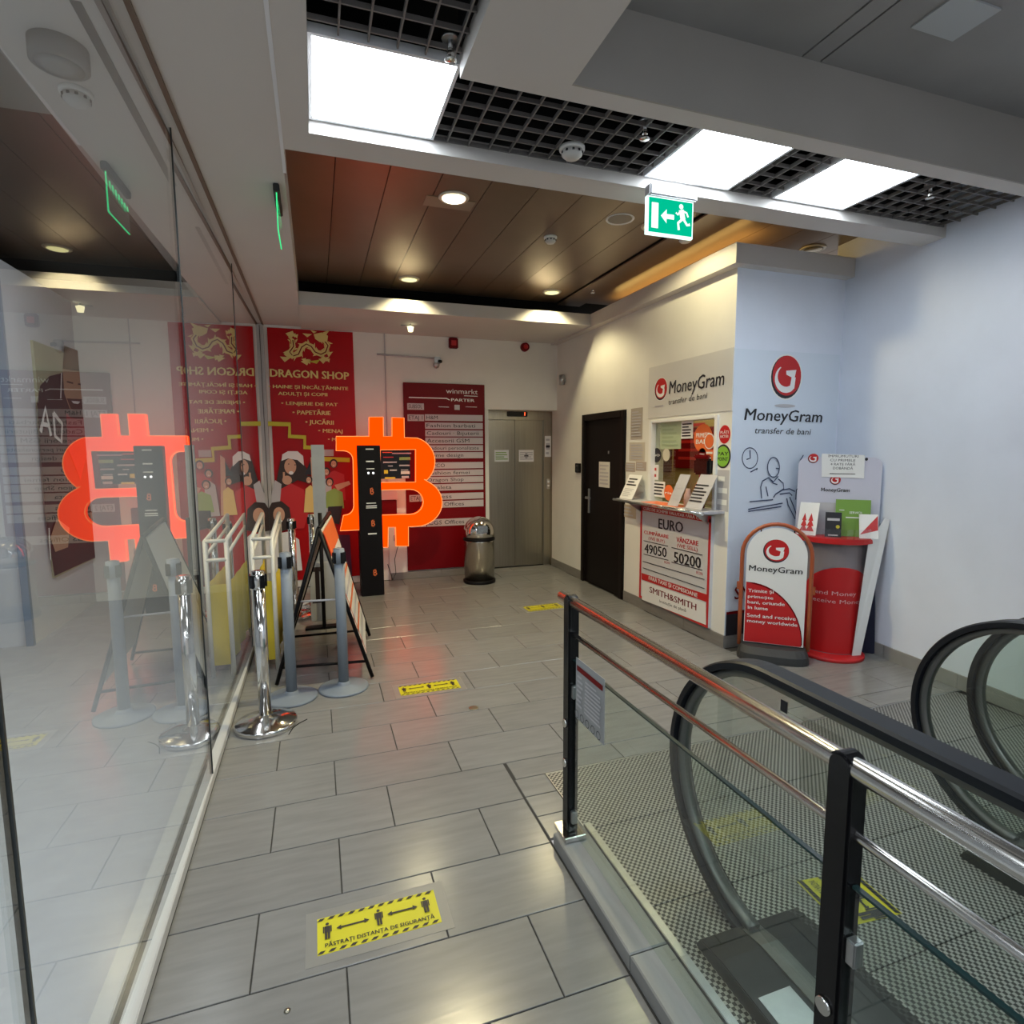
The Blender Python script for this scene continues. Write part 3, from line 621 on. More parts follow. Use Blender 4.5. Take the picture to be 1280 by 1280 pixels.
# alarm boxes, camera, pipes
for (x, y, lab, rnd) in ((566, 423, 'red square alarm box high on the far wall', 0), (655.5, 428, 'red round alarm sounder high on the far wall', 1)):
    c = PY(x, y, F); c.z -= .06
    t = thing('alarm_sounder', lab, 'alarm', c, 'red alarms on the far wall')
    if rnd: MB().cyl((c.x, F, c.z), (c.x, F-.05, c.z), .055, .05, 24).build('housing', M_dred, t); MB().cyl((c.x, F-.05, c.z), (c.x, F-.06, c.z), .03, .02, 20).build('grille', M_red, t)
    else: MB().box(c.x-.055, c.x+.055, F-.05, F, c.z-.062, c.z+.062).build('housing', M_dred, t, .01); MB().box(c.x-.03, c.x+.03, F-.055, F-.05, c.z-.03, c.z+.03).build('lens', M_red, t, .003)
c = PY(546, 452, F); t = thing('security_camera', 'small white dome camera at the end of the wall conduit', 'camera', (c.x, F, c.z))
MB().box(c.x-.04, c.x+.04, F-.05, F, c.z-.03, c.z+.05).build('mount', M_alu, t, .01); bm_ = MB(); bm_.lathe((c.x-.02, F-.06, c.z-.05), [(.002, -.04), (.03, -.025), (.04, 0), (.035, .02), (.002, .03)], 20); bm_.build('dome', M_alu, t); MB().cyl((c.x+.02, F-.05, c.z), (c.x+.03, F-.09, c.z-.01), .018).build('lens', M_black, t)
a = PY(471, 443, F); b = PY(542, 448, F); tag(MB().cyl((a.x, F-.012, a.z), (b.x, F-.012, b.z), .010).build('conduit', M_pgrey), 'grey horizontal conduit leading to the dome camera', 'conduit')
a = PY(480, 410, F); b = PY(483, 640, F); c = PY(453, 409, F); tag(MB().tube([(c.x, F-.01, c.z), (a.x, F-.01, a.z), (a.x+.005, F-.01, b.z)], .006, 8).build('cable_conduit', M_pgrey), 'thin grey cable running down the far wall behind the orange sign', 'cable')
c = PY(705, 475, 6.6); t = thing('motion_sensor', 'small grey cylinder sensor on the wall corner beside the lift', 'sensor', (KX, 6.6, c.z)); MB().cyl((KX-.045, 6.6, c.z-.06), (KX-.045, 6.6, c.z+.06), .035, .035, 20).build('body', M_alu, t); MB().box(KX-.03, KX, 6.58, 6.62, c.z-.02, c.z+.02).build('bracket', M_alu, t)
c = PZ(513, 405, 2.88); t = thing('spotlight', 'tiny lit spotlight hanging under the far cove', 'light', (c.x, c.y, 2.88)); MB().cyl((c.x-.10, c.y, 2.86), (c.x, c.y, 2.86), .008).cyl((c.x, c.y, 2.88), (c.x, c.y, 2.85), .01).build('arm', M_alu, t); MB().lathe((c.x, c.y, 2.80), [(.025, 0), (.035, .05), (.01, .06)], 16).build('head', emis('yellow spot', (1, .9, .5), 1.6), t)
struct('trim_4', MB().box(.79, 1.0, F-.02, F, .0, 1.3), M_wall, 'white boxed panel below the orange sign on the far wall', 'trim')
# bin
bc = (1.775, 6.39, 0); t = thing('waste_bin', 'polished steel dome top bin in front of lift and directory', 'bin', bc)
MB().lathe(bc, [(.185, 0), (.19, .01), (.19, .035), (.178, .04)], 40).build('base_ring', M_blackm, t)
MB().lathe(bc, [(.176, .04), (.176, .49), (.180, .50)], 40).build('body', M_steel2, t)
MB().lathe(bc, [(.182, .50), (.186, .505), (.186, .525), (.18, .53)], 40).build('rim', M_blackm, t)
MB().lathe(bc, [(.180, .53), (.180, .60)]+[(.180*math.cos(a*PI/20), .60+.175*math.sin(a*PI/20)) for a in range(1, 10)]+[(.005, .776)], 40).build('dome_lid', M_chrome, t)
MB().box(1.70, 1.83, 6.195, 6.215, .60, .69).build('push_flap', M_chrome, t, .01)
# ================================================================== ORANGE B SIGN WITH MACHINE
BY = 6.27
atm = thing('crypto_machine', 'black crypto machine column with glowing orange B sign', 'kiosk', (.53, 6.25, 0))
MB().box(.410, .645, 6.14, 6.40, 0, 1.60).build('column', M_blackm, atm, .005)
q = Plane((0, 6.14, 0), (1, 0, 0), (0, 0, 1))
def qrect(x0, y0, x1, y1, m): a = q.px(x0, y0); b = q.px(x1, y1); q.rect(min(a[0], b[0]), min(a[1], b[1]), max(a[0], b[0]), max(a[1], b[1]), m)
for (x0, y0, x1, y1) in ((457, 560.8, 467, 562), (457.5, 576, 467.5, 577.5), (458, 585.5, 468, 586.5), (460, 666.5, 471, 667.8), (458, 628.5, 470, 629.3), (457.5, 632, 471, 633), (457.5, 634.5, 471, 635)): qrect(x0, y0, x1, y1, M_white)
for x in (460.5, 466.5): q.ell(q.px(x, 591.3), .011, .011, emis('white led', (1, 1, 1), 2), 12)
for (x, y) in ((465, 614), (466.5, 654), (469, 715.5)):
    c = q.px(x, y); q.text('₿' if False else 'B', c[0]-.018, c[1]-.03, .036, .06, M_orange, .02); q.rect(c[0]-.008, c[1]+.03, c[0]-.003, c[1]+.038, M_orange); q.rect(c[0]+.003, c[1]+.03, c[0]+.008, c[1]+.038, M_orange); q.rect(c[0]-.008, c[1]-.038, c[0]-.003, c[1]-.03, M_orange); q.rect(c[0]+.003, c[1]-.038, c[0]+.008, c[1]-.03, M_orange)
q.flush(atm, 'print')
MB().box(.63, .76, 6.2, 6.21, .0, .0) if False else None
def arc(cx, cy, rx, ry, a0, a1, n): return [(cx+rx*math.cos(math.radians(a0+(a1-a0)*i/n)), cy-ry*math.sin(math.radians(a0+(a1-a0)*i/n))) for i in range(n+1)]
outer = [(420, 545.5), (461, 545.5), (461, 521.5), (478.5, 521.5), (479, 545.5), (489.5, 545.5), (489.5, 522), (504.5, 522.5), (505, 547)]
outer += arc(513, 577, 30, 30.5, 75, -48, 12)+[(529.5, 599)]+arc(517, 628, 35, 30, 58, -75, 14)+[(510, 658)]
outer += [(510, 682), (494.5, 682), (494, 658.5), (485, 658.5), (484.5, 683.5), (468, 683.5), (468, 661), (425, 663), (429, 644)]+arc(431, 632, 11, 11.5, -90, 0, 5)+arc(429.5, 575, 11.5, 11.5, 0, 90, 5)[0:6]+[(420, 563.5)]
hole1 = [(475, 562.5), (519, 561.8), (519, 602.3), (475, 603)]
hole2 = [(475, 612.3), (508, 611.5)]+arc(512, 627, 16.5, 15.6, 90, -90, 10)+[(475, 643.5)]
def bmesh_sign():
    cu = bpy.data.curves.new('s', 'CURVE'); cu.dimensions = '2D'; cu.fill_mode = 'BOTH'
    for loop in (outer, hole1, hole2):
        sp = cu.splines.new('POLY'); sp.points.add(len(loop)-1); sp.use_cyclic_u = True
        for i, (x, y) in enumerate(loop): p = PY(x, y, BY); sp.points[i].co = (p.x, p.z, 0, 1)
    cu.extrude = .03
    o = bpy.data.objects.new('s', cu); COL.objects.link(o); dg = bpy.context.evaluated_depsgraph_get()
    me = bpy.data.meshes.new_from_object(o.evaluated_get(dg)); bpy.data.objects.remove(o)
    me.transform(Matrix.Translation((0, BY, 0)) @ Matrix.Rotation(PI/2, 4, 'X')); return me
me = bmesh_sign(); me.name = 'glowing_letter'
M_sign = emis('orange neon face', (1.0, .045, .0), SIGN_E); M_edge = emis('pale orange edge', (1, .22, .06), 1.5)
me.materials.clear(); me.materials.append(M_sign)
o = bpy.data.objects.new('glowing_letter', me); COL.objects.link(o); o.parent = atm; o.matrix_parent_inverse = parent_inv(atm)
e = MB()
for loop in (outer, hole1, hole2):
    pts = [PY(x, y, BY) for x, y in loop]; pts = [(p.x, BY-.032, p.z) for p in pts]; e.tube(pts, .0042, 6, True)
e.build('edge_line', M_edge, atm)
# dark screen behind the upper opening of the letter
sc = MB().box(.63, .98, BY+.04, BY+.08, 1.24, 1.60).build('screen', M_black, atm, .004)
q = Plane((0, BY+.04, 0), (1, 0, 0), (0, 0, 1))
for (x0, y0, x1, y1, m_) in ((478, 565, 490, 566, M_orange), (490, 566, 514, 567.3, M_pgrey), (479, 571, 492, 572, M_red), (499, 571.5, 513, 575, M_teal), (479, 577, 496, 578.5, M_pgrey), (485, 582, 491, 583, M_pgrey), (499, 581, 512, 582.5, M_pgrey), (480, 587.5, 485, 592, M_yel), (487, 587, 496, 588.5, M_pgrey), (501, 589, 512, 592.5, M_paper), (481, 596.5, 494, 598.5, M_yelb), (502, 595, 511, 597.5, M_pgrey), (501, 587, 510, 588, M_pgrey)): qrect(x0, y0, x1, y1, m_)
q.flush(sc, 'display_print')
a = PY(478, 612, F-.12); b = PY(496, 640, F-.02)
t = thing('wall_dispenser', 'white and red box on the far wall seen through the orange sign', 'box', (a.x, F, b.z)); MB().box(a.x-.03, b.x, F-.14, F, a.z-.12, a.z-.01).build('lid', M_white, t, .01); MB().box(a.x-.02, b.x-.01, F-.12, F, a.z-.30, a.z-.12).build('body', M_dred, t, .01)
c = PY(495, 672, F); t = thing('power_socket', 'grey wall socket with plug and cable below the orange sign', 'socket', (c.x, F-.02, c.z)); MB().box(c.x-.035, c.x+.035, F-.03, F-.02, c.z-.035, c.z+.035).build('plate', M_pgrey, t, .004); MB().cyl((c.x, F-.03, c.z), (c.x, F-.06, c.z), .018).build('plug', M_black, t)
tag(MB().tube([(c.x, F-.05, c.z-.01), (c.x+.03, F-.05, c.z-.06), (c.x, F-.06, c.z-.14), (c.x-.03, F-.06, c.z-.25), (c.x-.02, F-.06, c.z-.42), (c.x-.06, F-.06, c.z-.50), (c.x-.14, F-.3, .25)], .004, 6).build('power_cable', M_black), 'thin black power cable looping down behind the machine', 'cable')
# ================================================================== QUEUE STANCHIONS
def stanchion(c, lab, m, chrome, h=.92):
    t = thing('stanchion', lab, 'stanchion', c, 'retractable belt queue posts')
    c = Vector(c)
    if chrome: MB().lathe(c, [(.163, 0), (.167, .004), (.167, .026), (.160, .031), (.08, .058), (.042, .066), (.036, .070)], 40).build('base', M_chrome, t)
    else: MB().lathe(c, [(.157, 0), (.158, .010), (.148, .016), (.05, .026), (.042, .034), (.038, .05)], 40).build('base', m, t)
    MB().cyl(c+Vector((0, 0, .05)), c+Vector((0, 0, h-.10)), .0325, n=24).build('post', m, t)
    hd = MB().cyl(c+Vector((0, 0, h-.10)), c+Vector((0, 0, h-.004)), .034, n=24).cyl(c+Vector((0, 0, h-.004)), c+Vector((0, 0, h)), .032, .02, 24).build('head', m if chrome else M_grey, t)
    k = MB()
    for a in range(4):
        q = a*PI/2+.6; d = Vector((math.cos(q), math.sin(q), 0)); s = Vector((-d.y, d.x, 0)); k.obox(c+Vector((0, 0, h-.10)), s, Vector((0, 0, 1)), d, -.012, .012, .005, .075, .028, .044)
    k.build('belt_clips', M_black, hd)
stanchion((-.325, 3.38, 0), 'polished chrome queue stanchion nearest the glass front', M_chrome, True, .895)
stanchion((-.20, 3.72, 0), 'grey queue stanchion close behind the chrome one', M_grey, False, .93)
stanchion((.117, 3.765, 0), 'grey queue stanchion at the foot of the black A-frame', M_grey, False, .93)
stanchion((-.235, 5.6, 0), 'chrome queue post against the red banner, left of its pair', M_chrome, True, .93)
stanchion((-.06, 5.9, 0), 'chrome queue post against the red banner, right of its pair', M_chrome, True, .93)
# white pipe barriers with yellow fabric
def barrier(x0, x1, y0, y1, h0, h1, lab):
    t = thing('folding_barrier', lab, 'barrier', ((x0+x1)/2, (y0+y1)/2, 0), 'folded white pipe barriers by the glass')
    for x in (x0, x1):
        MB().tube([(x, y0, .0), (x, y0, h0), (x+.0, y1, h1), (x, y1, .0)], .016, 8).build('pipe_frame', M_pvc, t)
        MB().tube([(x, y0, h0-.10), (x, y1, h1-.10)], .012, 8).build('pipe_rail', M_pvc, t)
        n = 14; k = MB(); V = []
        for i in range(n+1):
            y = y0+.02+(y1-y0-.04)*i/n; dx = .012*math.sin(i*1.3)
            V += [(x+dx, y, .09), (x+.004+dx, y, .09), (x+.004+dx*.3, y, h0-.30), (x+dx*.3, y, h0-.30)]
        F_ = []
        for i in range(n):
            for a in range(4): b = (a+1) % 4; F_.append((4*i+a, 4*i+b, 4*i+4+b, 4*i+4+a))
        k.add(V, F_, True); k.build('fabric', M_cloth, t)
    MB().box(x0+.01, x1-.01, y0-.004, y0+.004, .08, h0-.30).build('end_fabric', M_cloth, t)
    for z in (h0, h0-.13): MB().cyl((x0, y0, z), (x1, y0, z), .013, n=8).build('end_bar', M_pvc, t)
barrier(-.44, -.31, 4.25, 5.15, .945, 1.03, 'folded white pipe barrier with yellow fabric, taller and nearer the aisle')
# A-frame sign
af = thing('a_frame_sign', 'black A-frame pavement sign with orange and white print', 'sign', (0, 4.3, 0))
N1 = PZ(346, 858); N2 = PZ(465.5, 848); R2 = PZ(462, 796); R1 = PZ(361, 806)
T1 = PY(401, 662, 3.92); T2 = PY(412, 646, 4.72); T1.x = .0; T1.z = 1.04; T2.z = 1.06
up = Vector((0, 0, .012))
MB().tube([N1+up, T1], .013, 8).build('leg', M_blackm, af); MB().tube([N2+up, T1], .013, 8).build('leg', M_blackm, af)
MB().tube([R1+up, T2], .013, 8).build('leg', M_blackm, af); MB().tube([R2+up, T2], .013, 8).build('leg', M_blackm, af)
MB().tube([T1, T2], .014, 8).build('ridge_bar', M_blackm, af)
MB().tube([N1.lerp(T1, .12), N2.lerp(T1, .12)], .010, 8).build('cross_bar', M_blackm, af); MB().tube([R1.lerp(T2, .06), R2.lerp(T2, .06)], .010, 8).build('cross_bar', M_blackm, af)
MB().tube([N1.lerp(T1, .54), N2.lerp(T1, .54)], .007, 8).build('spreader', M_pgrey, af)
def quadboard(a, b, c, d, th):
    n = (b-a).cross(d-a).normalized()*th; return MB().prism([a, b, c, d], n)
bR = quadboard(N2.lerp(T1, .14), R2.lerp(T2, .14), R2.lerp(T2, .98), N2.lerp(T1, .98), .008).build('sign_board', M_paper, af)
bL = quadboard(N1.lerp(T1, .10), R1.lerp(T2, .10), R1.lerp(T2, .98), N1.lerp(T1, .98), -.008).build('sign_board', M_paper, af)
A0 = N2.lerp(T1, .14); uu = (R2.lerp(T2, .14)-A0); vv = (N2.lerp(T1, .98)-A0); q = Plane(A0, uu, vv); nn = q.n
q.o = A0+nn*(.0085 if nn.x > 0 else -.0085); wu = uu.length; hv = vv.length
q.n = nn if nn.x > 0 else -nn
bA, bB, bC, bD = N2.lerp(T1, .14), R2.lerp(T2, .14), R2.lerp(T2, .98), N2.lerp(T1, .98)
def _w(a, b, c=0):
    s_, t_ = a/wu, b/hv; return (bA*(1-s_)+bB*s_)*(1-t_)+(bD*(1-s_)+bC*s_)*t_+q.n*(c+.013)
q.w = _w
q.rect(.02, hv*.80, wu-.05, hv*.99, M_orange); q.rect(.02, hv*.60, wu-.04, hv*.64, M_orange)
for k in range(6): q.rect(.05, hv*(.10+.09*k), wu-.10, hv*(.13+.09*k), M_orange if k % 2 else M_pgrey)
q.lines(.08, hv*.66, wu-.12, hv*.78, 3, M_dred); q.rect(.02, .02, .05, hv*.98, M_red)
q.flush(af)
# grey plank and white board standing behind the A-frame
tag(MB().box(-.035, .075, 5.45, 5.49, 0, 1.60).build('tall_plank', mat('grey board', (.30, .31, .32), .5, noise=.05)), 'tall narrow grey board standing behind the A-frame sign', 'board')
wbd = thing('display_board', 'grey white board with a dark mark behind the A-frame sign', 'board', (.0, 5.2, 0)); MB().box(-.09, .12, 5.18, 5.20, .06, .58).build('panel', mat('offwhite board', (.42, .42, .42), .5), wbd, .003)
q = Plane((0, 5.18, 0), (1, 0, 0), (0, 0, 1)); q.rect(-.075, .50, .02, .54, M_hair); q.rect(-.045, .24, -.01, .50, M_hair); q.rect(-.075, .22, .0, .25, M_hair); q.flush(wbd)
MB().cyl((.015, 5.12, .0), (.015, 5.12, 1.02), .016, n=10).build('upright', M_blackm, wbd); MB().box(-.14, .18, 5.11, 5.19, 0, .02).build('foot', M_blackm, wbd)

# ================================================================== KIOSK SIDE
K = Plane((KX, 0, 0), (0, -1, 0), (0, 0, 1)); K.n = Vector((-1, 0, 0))
def kbox(x0, y0, x1, y1, t0, t1, X=None):
    X = KX if X is None else X
    a = PX(x0, y0, X); b = PX(x1, y1, X); return MB().box(X-t1, X-t0, b.y, a.y, b.z, a.z)
dr = thing('door_1', 'black wooden door in a dark frame beside the exchange window', 'door', (KX, 5.6, 0), None, 'structure')
MB().box(KX-.03, KX+.05, 5.11, 5.17, 0, 1.94).box(KX-.03, KX+.05, 6.0, 6.06, 0, 1.94).box(KX-.03, KX+.05, 5.17, 6.0, 1.87, 1.94).build('frame', mat('dark wood frame', (.008, .005, .004), .45, spec=.2), dr, .003)
leaf = MB().box(KX+.0, KX+.04, 5.17, 6.0, .01, 1.87).build('leaf', mat('dark door leaf', (.006, .004, .0035), .45, noise=.1, spec=.15), dr)
MB().box(KX-.012, KX, 5.88, 5.92, .82, 1.10).box(KX-.05, KX-.012, 5.895, 5.91, .99, 1.01).box(KX-.055, KX-.04, 5.79, 5.91, .985, 1.012).build('handle', M_alu, leaf, .003)
MB().box(KX-.004, KX, 5.45, 5.47, 1.50, 1.53).build('peephole', M_alu, leaf)
def notice(x0, y0, x1, y1, lab, m=M_paper, X=None, n=8, off=0, lm=M_pgrey, grp='paper notices around the exchange window', name='paper_notice'):
    X = (KX if X is None else X)-off; a = PX(x0, y0, X); b = PX(x1, y1, X)
    s = tag(MB().box(X-.002, X, b.y, a.y, b.z, a.z).build(name, m), lab, 'notice', grp)
    q = Plane((X-.002, 0, 0), (0, -1, 0), (0, 0, 1)); q.n = Vector((-1, 0, 0)); w_ = a.y-b.y; h_ = a.z-b.z
    q.lines(-a.y+w_*.1, b.z+h_*.08, -b.y-w_*.1, a.z-h_*.08, n, lm); q.flush(s); return s
notice(749, 577, 762, 610, 'white sheet taped to the black door', off=.0, n=6)
notice(789, 511, 803, 549, 'framed grey notice right of the black door, highest', mat('aged paper', (.42, .38, .32), .6), n=9)
notice(787, 553, 806, 577, 'plain cream notice below the framed notice', mat('cream paper', (.55, .50, .42), .6), n=6)
notice(782, 578, 794, 590, 'small brownish notice above the tilted price sheet, left', mat('tan paper', (.45, .38, .32), .6), n=3)
notice(795, 577, 808, 589, 'small brownish notice above the tilted price sheet, right', mat('tan paper', (.45, .38, .32), .6), n=3)
notice(779, 630, 795, 649, 'tan notice on the wall just under the counter', mat('tan paper2', (.48, .40, .30), .6), n=3)
t = thing('card_reader', 'small black card reader left of the black door', 'card reader', PX(724, 585, KX)); kbox(721.5, 579, 726.5, 591, 0, .03).build('case', M_black, t, .004); kbox(723, 581, 725.5, 584, .03, .032).build('keypad', M_darkgrey, t)
# sign above the window
a = PX(812, 460, KX); b = PX(812, 523, KX)
sg = tag(MB().box(KX-.006, KX, KY+.002, a.y, b.z, a.z-.0).build('money_transfer_sign', mat('sign panel', (.64, .63, .60), .45)), 'white money transfer sign panel with red ball above exchange window', 'sign')
q = Plane((KX-.006, 0, 0), (0, -1, 0), (0, 0, 1)); q.n = Vector((-1, 0, 0))
c = q.px(826.2, 486.5); r = q.px(834, 486.5)[0]-c[0]; ball_logo(q, c, r, r*1.0, True)
q.pxtext('MoneyGram', (836.5, 492.5), (905.5, 481), 477, M_blackp, .012, .12); q.pxtext('transfer de bani', (836, 506), (884.5, 497.5), 499.5, M_blackp, -.005, .12); q.rect(c[0]-r*.9, c[1]-r*1.55, c[0]+r*.5, c[1]-r*1.45, M_pgrey); q.flush(sg, 'print')
# window frame, glass and the room behind
wn = thing('window_2', 'exchange office window in a white frame', 'window', (KX, 4.2, 1.06), None, 'structure')
MB().box(KX-.02, KX+.12, 4.615, 4.66, 1.06, 1.81).box(KX-.02, KX+.12, 3.70, 3.735, 1.06, 1.81).box(KX-.02, KX+.12, 3.735, 4.615, 1.785, 1.81).build('frame', M_white, wn, .003)
MB().box(KX+.03, KX+.038, 3.735, 4.615, 1.09, 1.785).build('glass_pane', glass('office glass', (.9, .92, .85)), wn)
struct('wall_kiosk_room', MB().box(3.9, 3.93, 3.7, 6.6, 0, 2.5).box(3.1, 3.9, 6.57, 6.6, 0, 2.5), mat('olive wall', (.40, .34, .14), .7), 'yellowish back wall inside the exchange office', 'wall')
struct('ceiling_kiosk_room', MB().box(3.09, 3.9, 3.7, 6.57, 2.45, 2.5), mat('office ceiling', (.4, .38, .3), .8), 'ceiling inside the exchange office', 'ceiling')
area('office_lamp', (3.45, 4.9, 2.43), (.5, 1.2), KIOSK_W, (1, .85, .55))
tag(MB().box(3.16, 3.75, 3.75, 6.0, .0, .98).build('office_desk', mat('olive desk', (.14, .15, .06), .5), None, .01), 'dark olive desk inside the exchange office', 'desk')
op = tag(MB().box(3.88, 3.90, PX(893, 540, 3.88).y, PX(843, 540, 3.88).y, PX(850, 585, 3.88).z, PX(860, 535, 3.88).z).build('office_poster', M_dred), 'dark red poster on the wall inside the exchange office', 'poster')
q = Plane((3.88, 0, 0), (0, -1, 0), (0, 0, 1)); q.n = Vector((-1, 0, 0)); q.lines(q.px(848, 570)[0], 1.40, q.px(885, 570)[0], 1.85, 5, M_red, .35); q.flush(op)
tag(MB().box(3.88, 3.90, PX(839, 540, 3.88).y, PX(828, 540, 3.88).y, PX(835, 590, 3.88).z, PX(835, 562, 3.88).z).build('framed_picture', mat('dark brown panel', (.05, .03, .02), .5)), 'small dark brown framed picture on the office wall', 'picture')
WX = KX+.028
def disc(x, y, rx, ry, lab, m, tx=None, tm_=M_white, ring=None, X=WX, name='round_sticker'):
    q = Plane((X, 0, 0), (0, -1, 0), (0, 0, 1)); q.n = Vector((-1, 0, 0)); c = q.px(x, y); r1 = abs(q.px(x+rx, y)[0]-c[0]); r2 = abs(q.px(x, y-ry)[1]-c[1])
    k = MB().prism([(X-.001, -(c[0]+r1*(1.12 if 'starburst' in lab[:20] and i % 2 else 1)*math.cos(i*PI/16)), c[1]+r2*(1.12 if 'starburst' in lab[:20] and i % 2 else 1)*math.sin(i*PI/16)) for i in range(32)], (-.0015, 0, 0))
    s = tag(k.build(name, m), lab, 'sticker', 'stickers on the exchange window'); q.o.x = X-.0026
    if ring: q.ell(c, r1*.86, r2*.86, ring)
    if tx:
        n = len(tx)
        for i, t_ in enumerate(tx): q.text(t_, c[0]-r1*.72, c[1]+r2*(.45*(n-1)/2-.45*i-.15), r1*1.44, r2*.30, tm_, .02)
    q.flush(s); return s
disc(879, 548, 12, 18, 'large orange starburst sticker at the top of the exchange window', M_orange, ['PRIMEȘTI', 'BANI'])
disc(887, 551.5, 6.5, 10, 'orange ringed round sticker overlapping the starburst', M_white, ['RIA'], M_orange, M_orange, X=WX-.004)
disc(906, 543, 7, 11.5, 'red round sticker on the pillar right of exchange window', M_red, ['PLĂȚI', 'FACTURI'], X=KX)
disc(904, 570.5, 9.5, 15, 'green round sticker with dark rim on the pillar', M_blackp, ['PAY', 'POINT'], M_blackp, mat('lime print', (.22, .50, .05), .4), X=KX)
disc(821, 569, 5.5, 9, 'black round sticker on the left of the exchange window', M_blackp, ['NO'])
disc(833, 568.5, 4.5, 8, 'pale oval sticker beside the black round sticker', mat('pale cream', (.60, .57, .45), .5))
disc(836, 616, 5.8, 10, 'orange round ria sticker at the window bottom', M_orange, ['ria'])
disc(878, 568, 5, 8, 'small dark red round sticker below the starburst', M_dred, ['S'])
notice(826, 528, 851, 561, 'pale green sheet inside the top of exchange window', mat('green sheet', (.42, .50, .32), .6), X=WX, n=6, lm=mat('faint green', (.34, .42, .26), .6))
notice(852, 527, 866, 548, 'white sheet with bold lines at the top of exchange window', M_white, X=WX, n=5, lm=M_blackp)
notice(816, 581, 823, 600, 'red and white fire sticker on window left edge', M_white, X=WX, n=2, lm=M_red)
notice(815.5, 601, 831, 622, 'white sticker with camera drawing at window bottom left', M_white, X=WX, n=4, lm=M_blackp)
notice(882, 562, 893, 576, 'orange square sticker right of the small red one', M_orange, X=WX, n=2, lm=M_white)
notice(897, 587, 910, 640, 'tall narrow white leaflet on the window pillar', M_pgrey, n=3, lm=M_white)
# counter
ct = thing('counter_shelf', 'narrow steel edged counter shelf below exchange window', 'shelf', (KX, 4.2, 1.05))
MB().box(2.74, KX+.03, 3.60, 4.93, 1.050, 1.072).build('top', M_pgrey, ct, .003); MB().cyl((2.74, 3.58, 1.061), (2.74, 4.94, 1.061), .013).build('steel_edge', M_chrome, ct)
for y in (3.75, 4.75): MB().prism([(KX, y, 1.05), (2.78, y, 1.05), (KX, y, .93)], (0, .02, 0)).build('bracket', M_alu, ct)
tag(MB().box(2.77, KX-.02, 3.95, 4.5, 1.0725, 1.0745).build('counter_mat', M_orange), 'orange mat lying on the counter shelf', 'mat')
# tilted sheet on counter left
t = thing('leaflet_holder', 'tilted white printed sheet on a holder at the counter left end', 'holder', (2.86, 4.80, 1.075))
ba, bb, bt = Vector((2.80, 4.93, 1.075)), Vector((2.80, 4.70, 1.075)), Vector((.11, 0, .225))
quadboard(ba, bb, bb+bt, ba+bt, .003).build('sheet', M_white, t); quadboard(bb+bt, ba+bt, ba+bt+Vector((.05, 0, -.22)), bb+bt+Vector((.05, 0, -.22)), .003).build('back_leg', M_acryl, t)
q = Plane(ba, bb-ba, bt); q.n = q.n if q.n.x < 0 else -q.n; q.o = q.o+q.n*.004; q.lines(.03, .13, .20, .22, 3, M_blackp); q.lines(.03, .02, .20, .11, 5, M_pgrey, .3); q.flush(t)
# acrylic leaflet holders on the right of the counter
def lean(y0, y1, x, lab, m, h=.24, lines=M_pgrey, dx=.10, n=5):
    t = thing('leaflet_holder', lab, 'holder', (x, (y0+y1)/2, 1.075)); a = Vector((x, y1, 1.076)); b = Vector((x, y0, 1.076)); u = Vector((dx, -.03, h))
    quadboard(a, b, b+u, a+u, .004).build('panel', m, t); q = Plane(a, b-a, u); q.n = q.n if q.n.x < 0 else -q.n; q.o += q.n*.005; q.lines(.02, h*.2, (y1-y0)-.02, h*.8, n, lines); q.flush(t)
    quadboard(b+u, a+u, a+u+Vector((.03, 0, -h)), b+u+Vector((.03, 0, -h)), .003).build('rear_leg', M_acryl, t)
lean(3.98, 4.12, 2.80, 'grey leaflet holder near the middle of the counter', M_pgrey, .26)
lean(3.66, 3.86, 2.79, 'grey leaflet holder with dark printed leaflet at counter right end', M_pgrey, .27, M_blackp, .12, 6)
t = thing('card_terminal', 'black and red terminal standing behind the leaflet holders', 'terminal', (2.93, 3.85, 1.075)); MB().box(2.90, 2.955, 3.74, 3.93, 1.34, 1.47).build('housing', M_black, t, .015); MB().box(2.895, 2.94, 3.75, 3.92, 1.47, 1.50).build('top_cap', M_dred, t, .01); MB().cyl((2.93, 3.84, 1.075), (2.93, 3.84, 1.34), .022, .03).build('stem', M_dred, t)
tag(MB().lathe((2.86, 3.93, 1.075), [(.03, 0), (.03, .10), (.018, .13), (.018, .15), (.001, .152)], 20).build('sanitizer_bottle', mat('pinkish plastic', (.5, .3, .24), .3)), 'small pinkish bottle between the leaflet holders', 'bottle')
# rate board
RX = KX-.03
ra = PX(801, 630, RX); rb = PX(886, 784, RX)
rbd = thing('rate_board', 'red framed EURO exchange rate board under the counter', 'sign', (KX, 4.2, .12))
y1, y0, z0, z1 = 4.745, 3.715, .115, 1.02
MB().box(RX, KX, y0, y1, z0, z1).build('panel', M_lgrey, rbd)
e = .022; MB().box(RX-.006, RX, y0, y1, z0, z0+e).box(RX-.006, RX, y0, y0+e, z0+e, z1-e).box(RX-.006, RX, y1-e, y1, z0+e, z1-e).box(RX-.006, RX, y0, y1, z1-e*2.4, z1).build('frame', M_red, rbd)
q = Plane((RX, 0, 0), (0, -1, 0), (0, 0, 1)); q.n = Vector((-1, 0, 0))
def z3(x, y): return (700+x/4.923, 600+y/4.923)
q.pxpoly([z3(502, 571), z3(905, 705), z3(905, 752), z3(503, 612)], M_red)
def ztext(t_, p0, p1, yt, m_, bd=.01): q.pxtext(t_, z3(*p0), z3(*p1), z3(0, yt)[1], m_, bd)
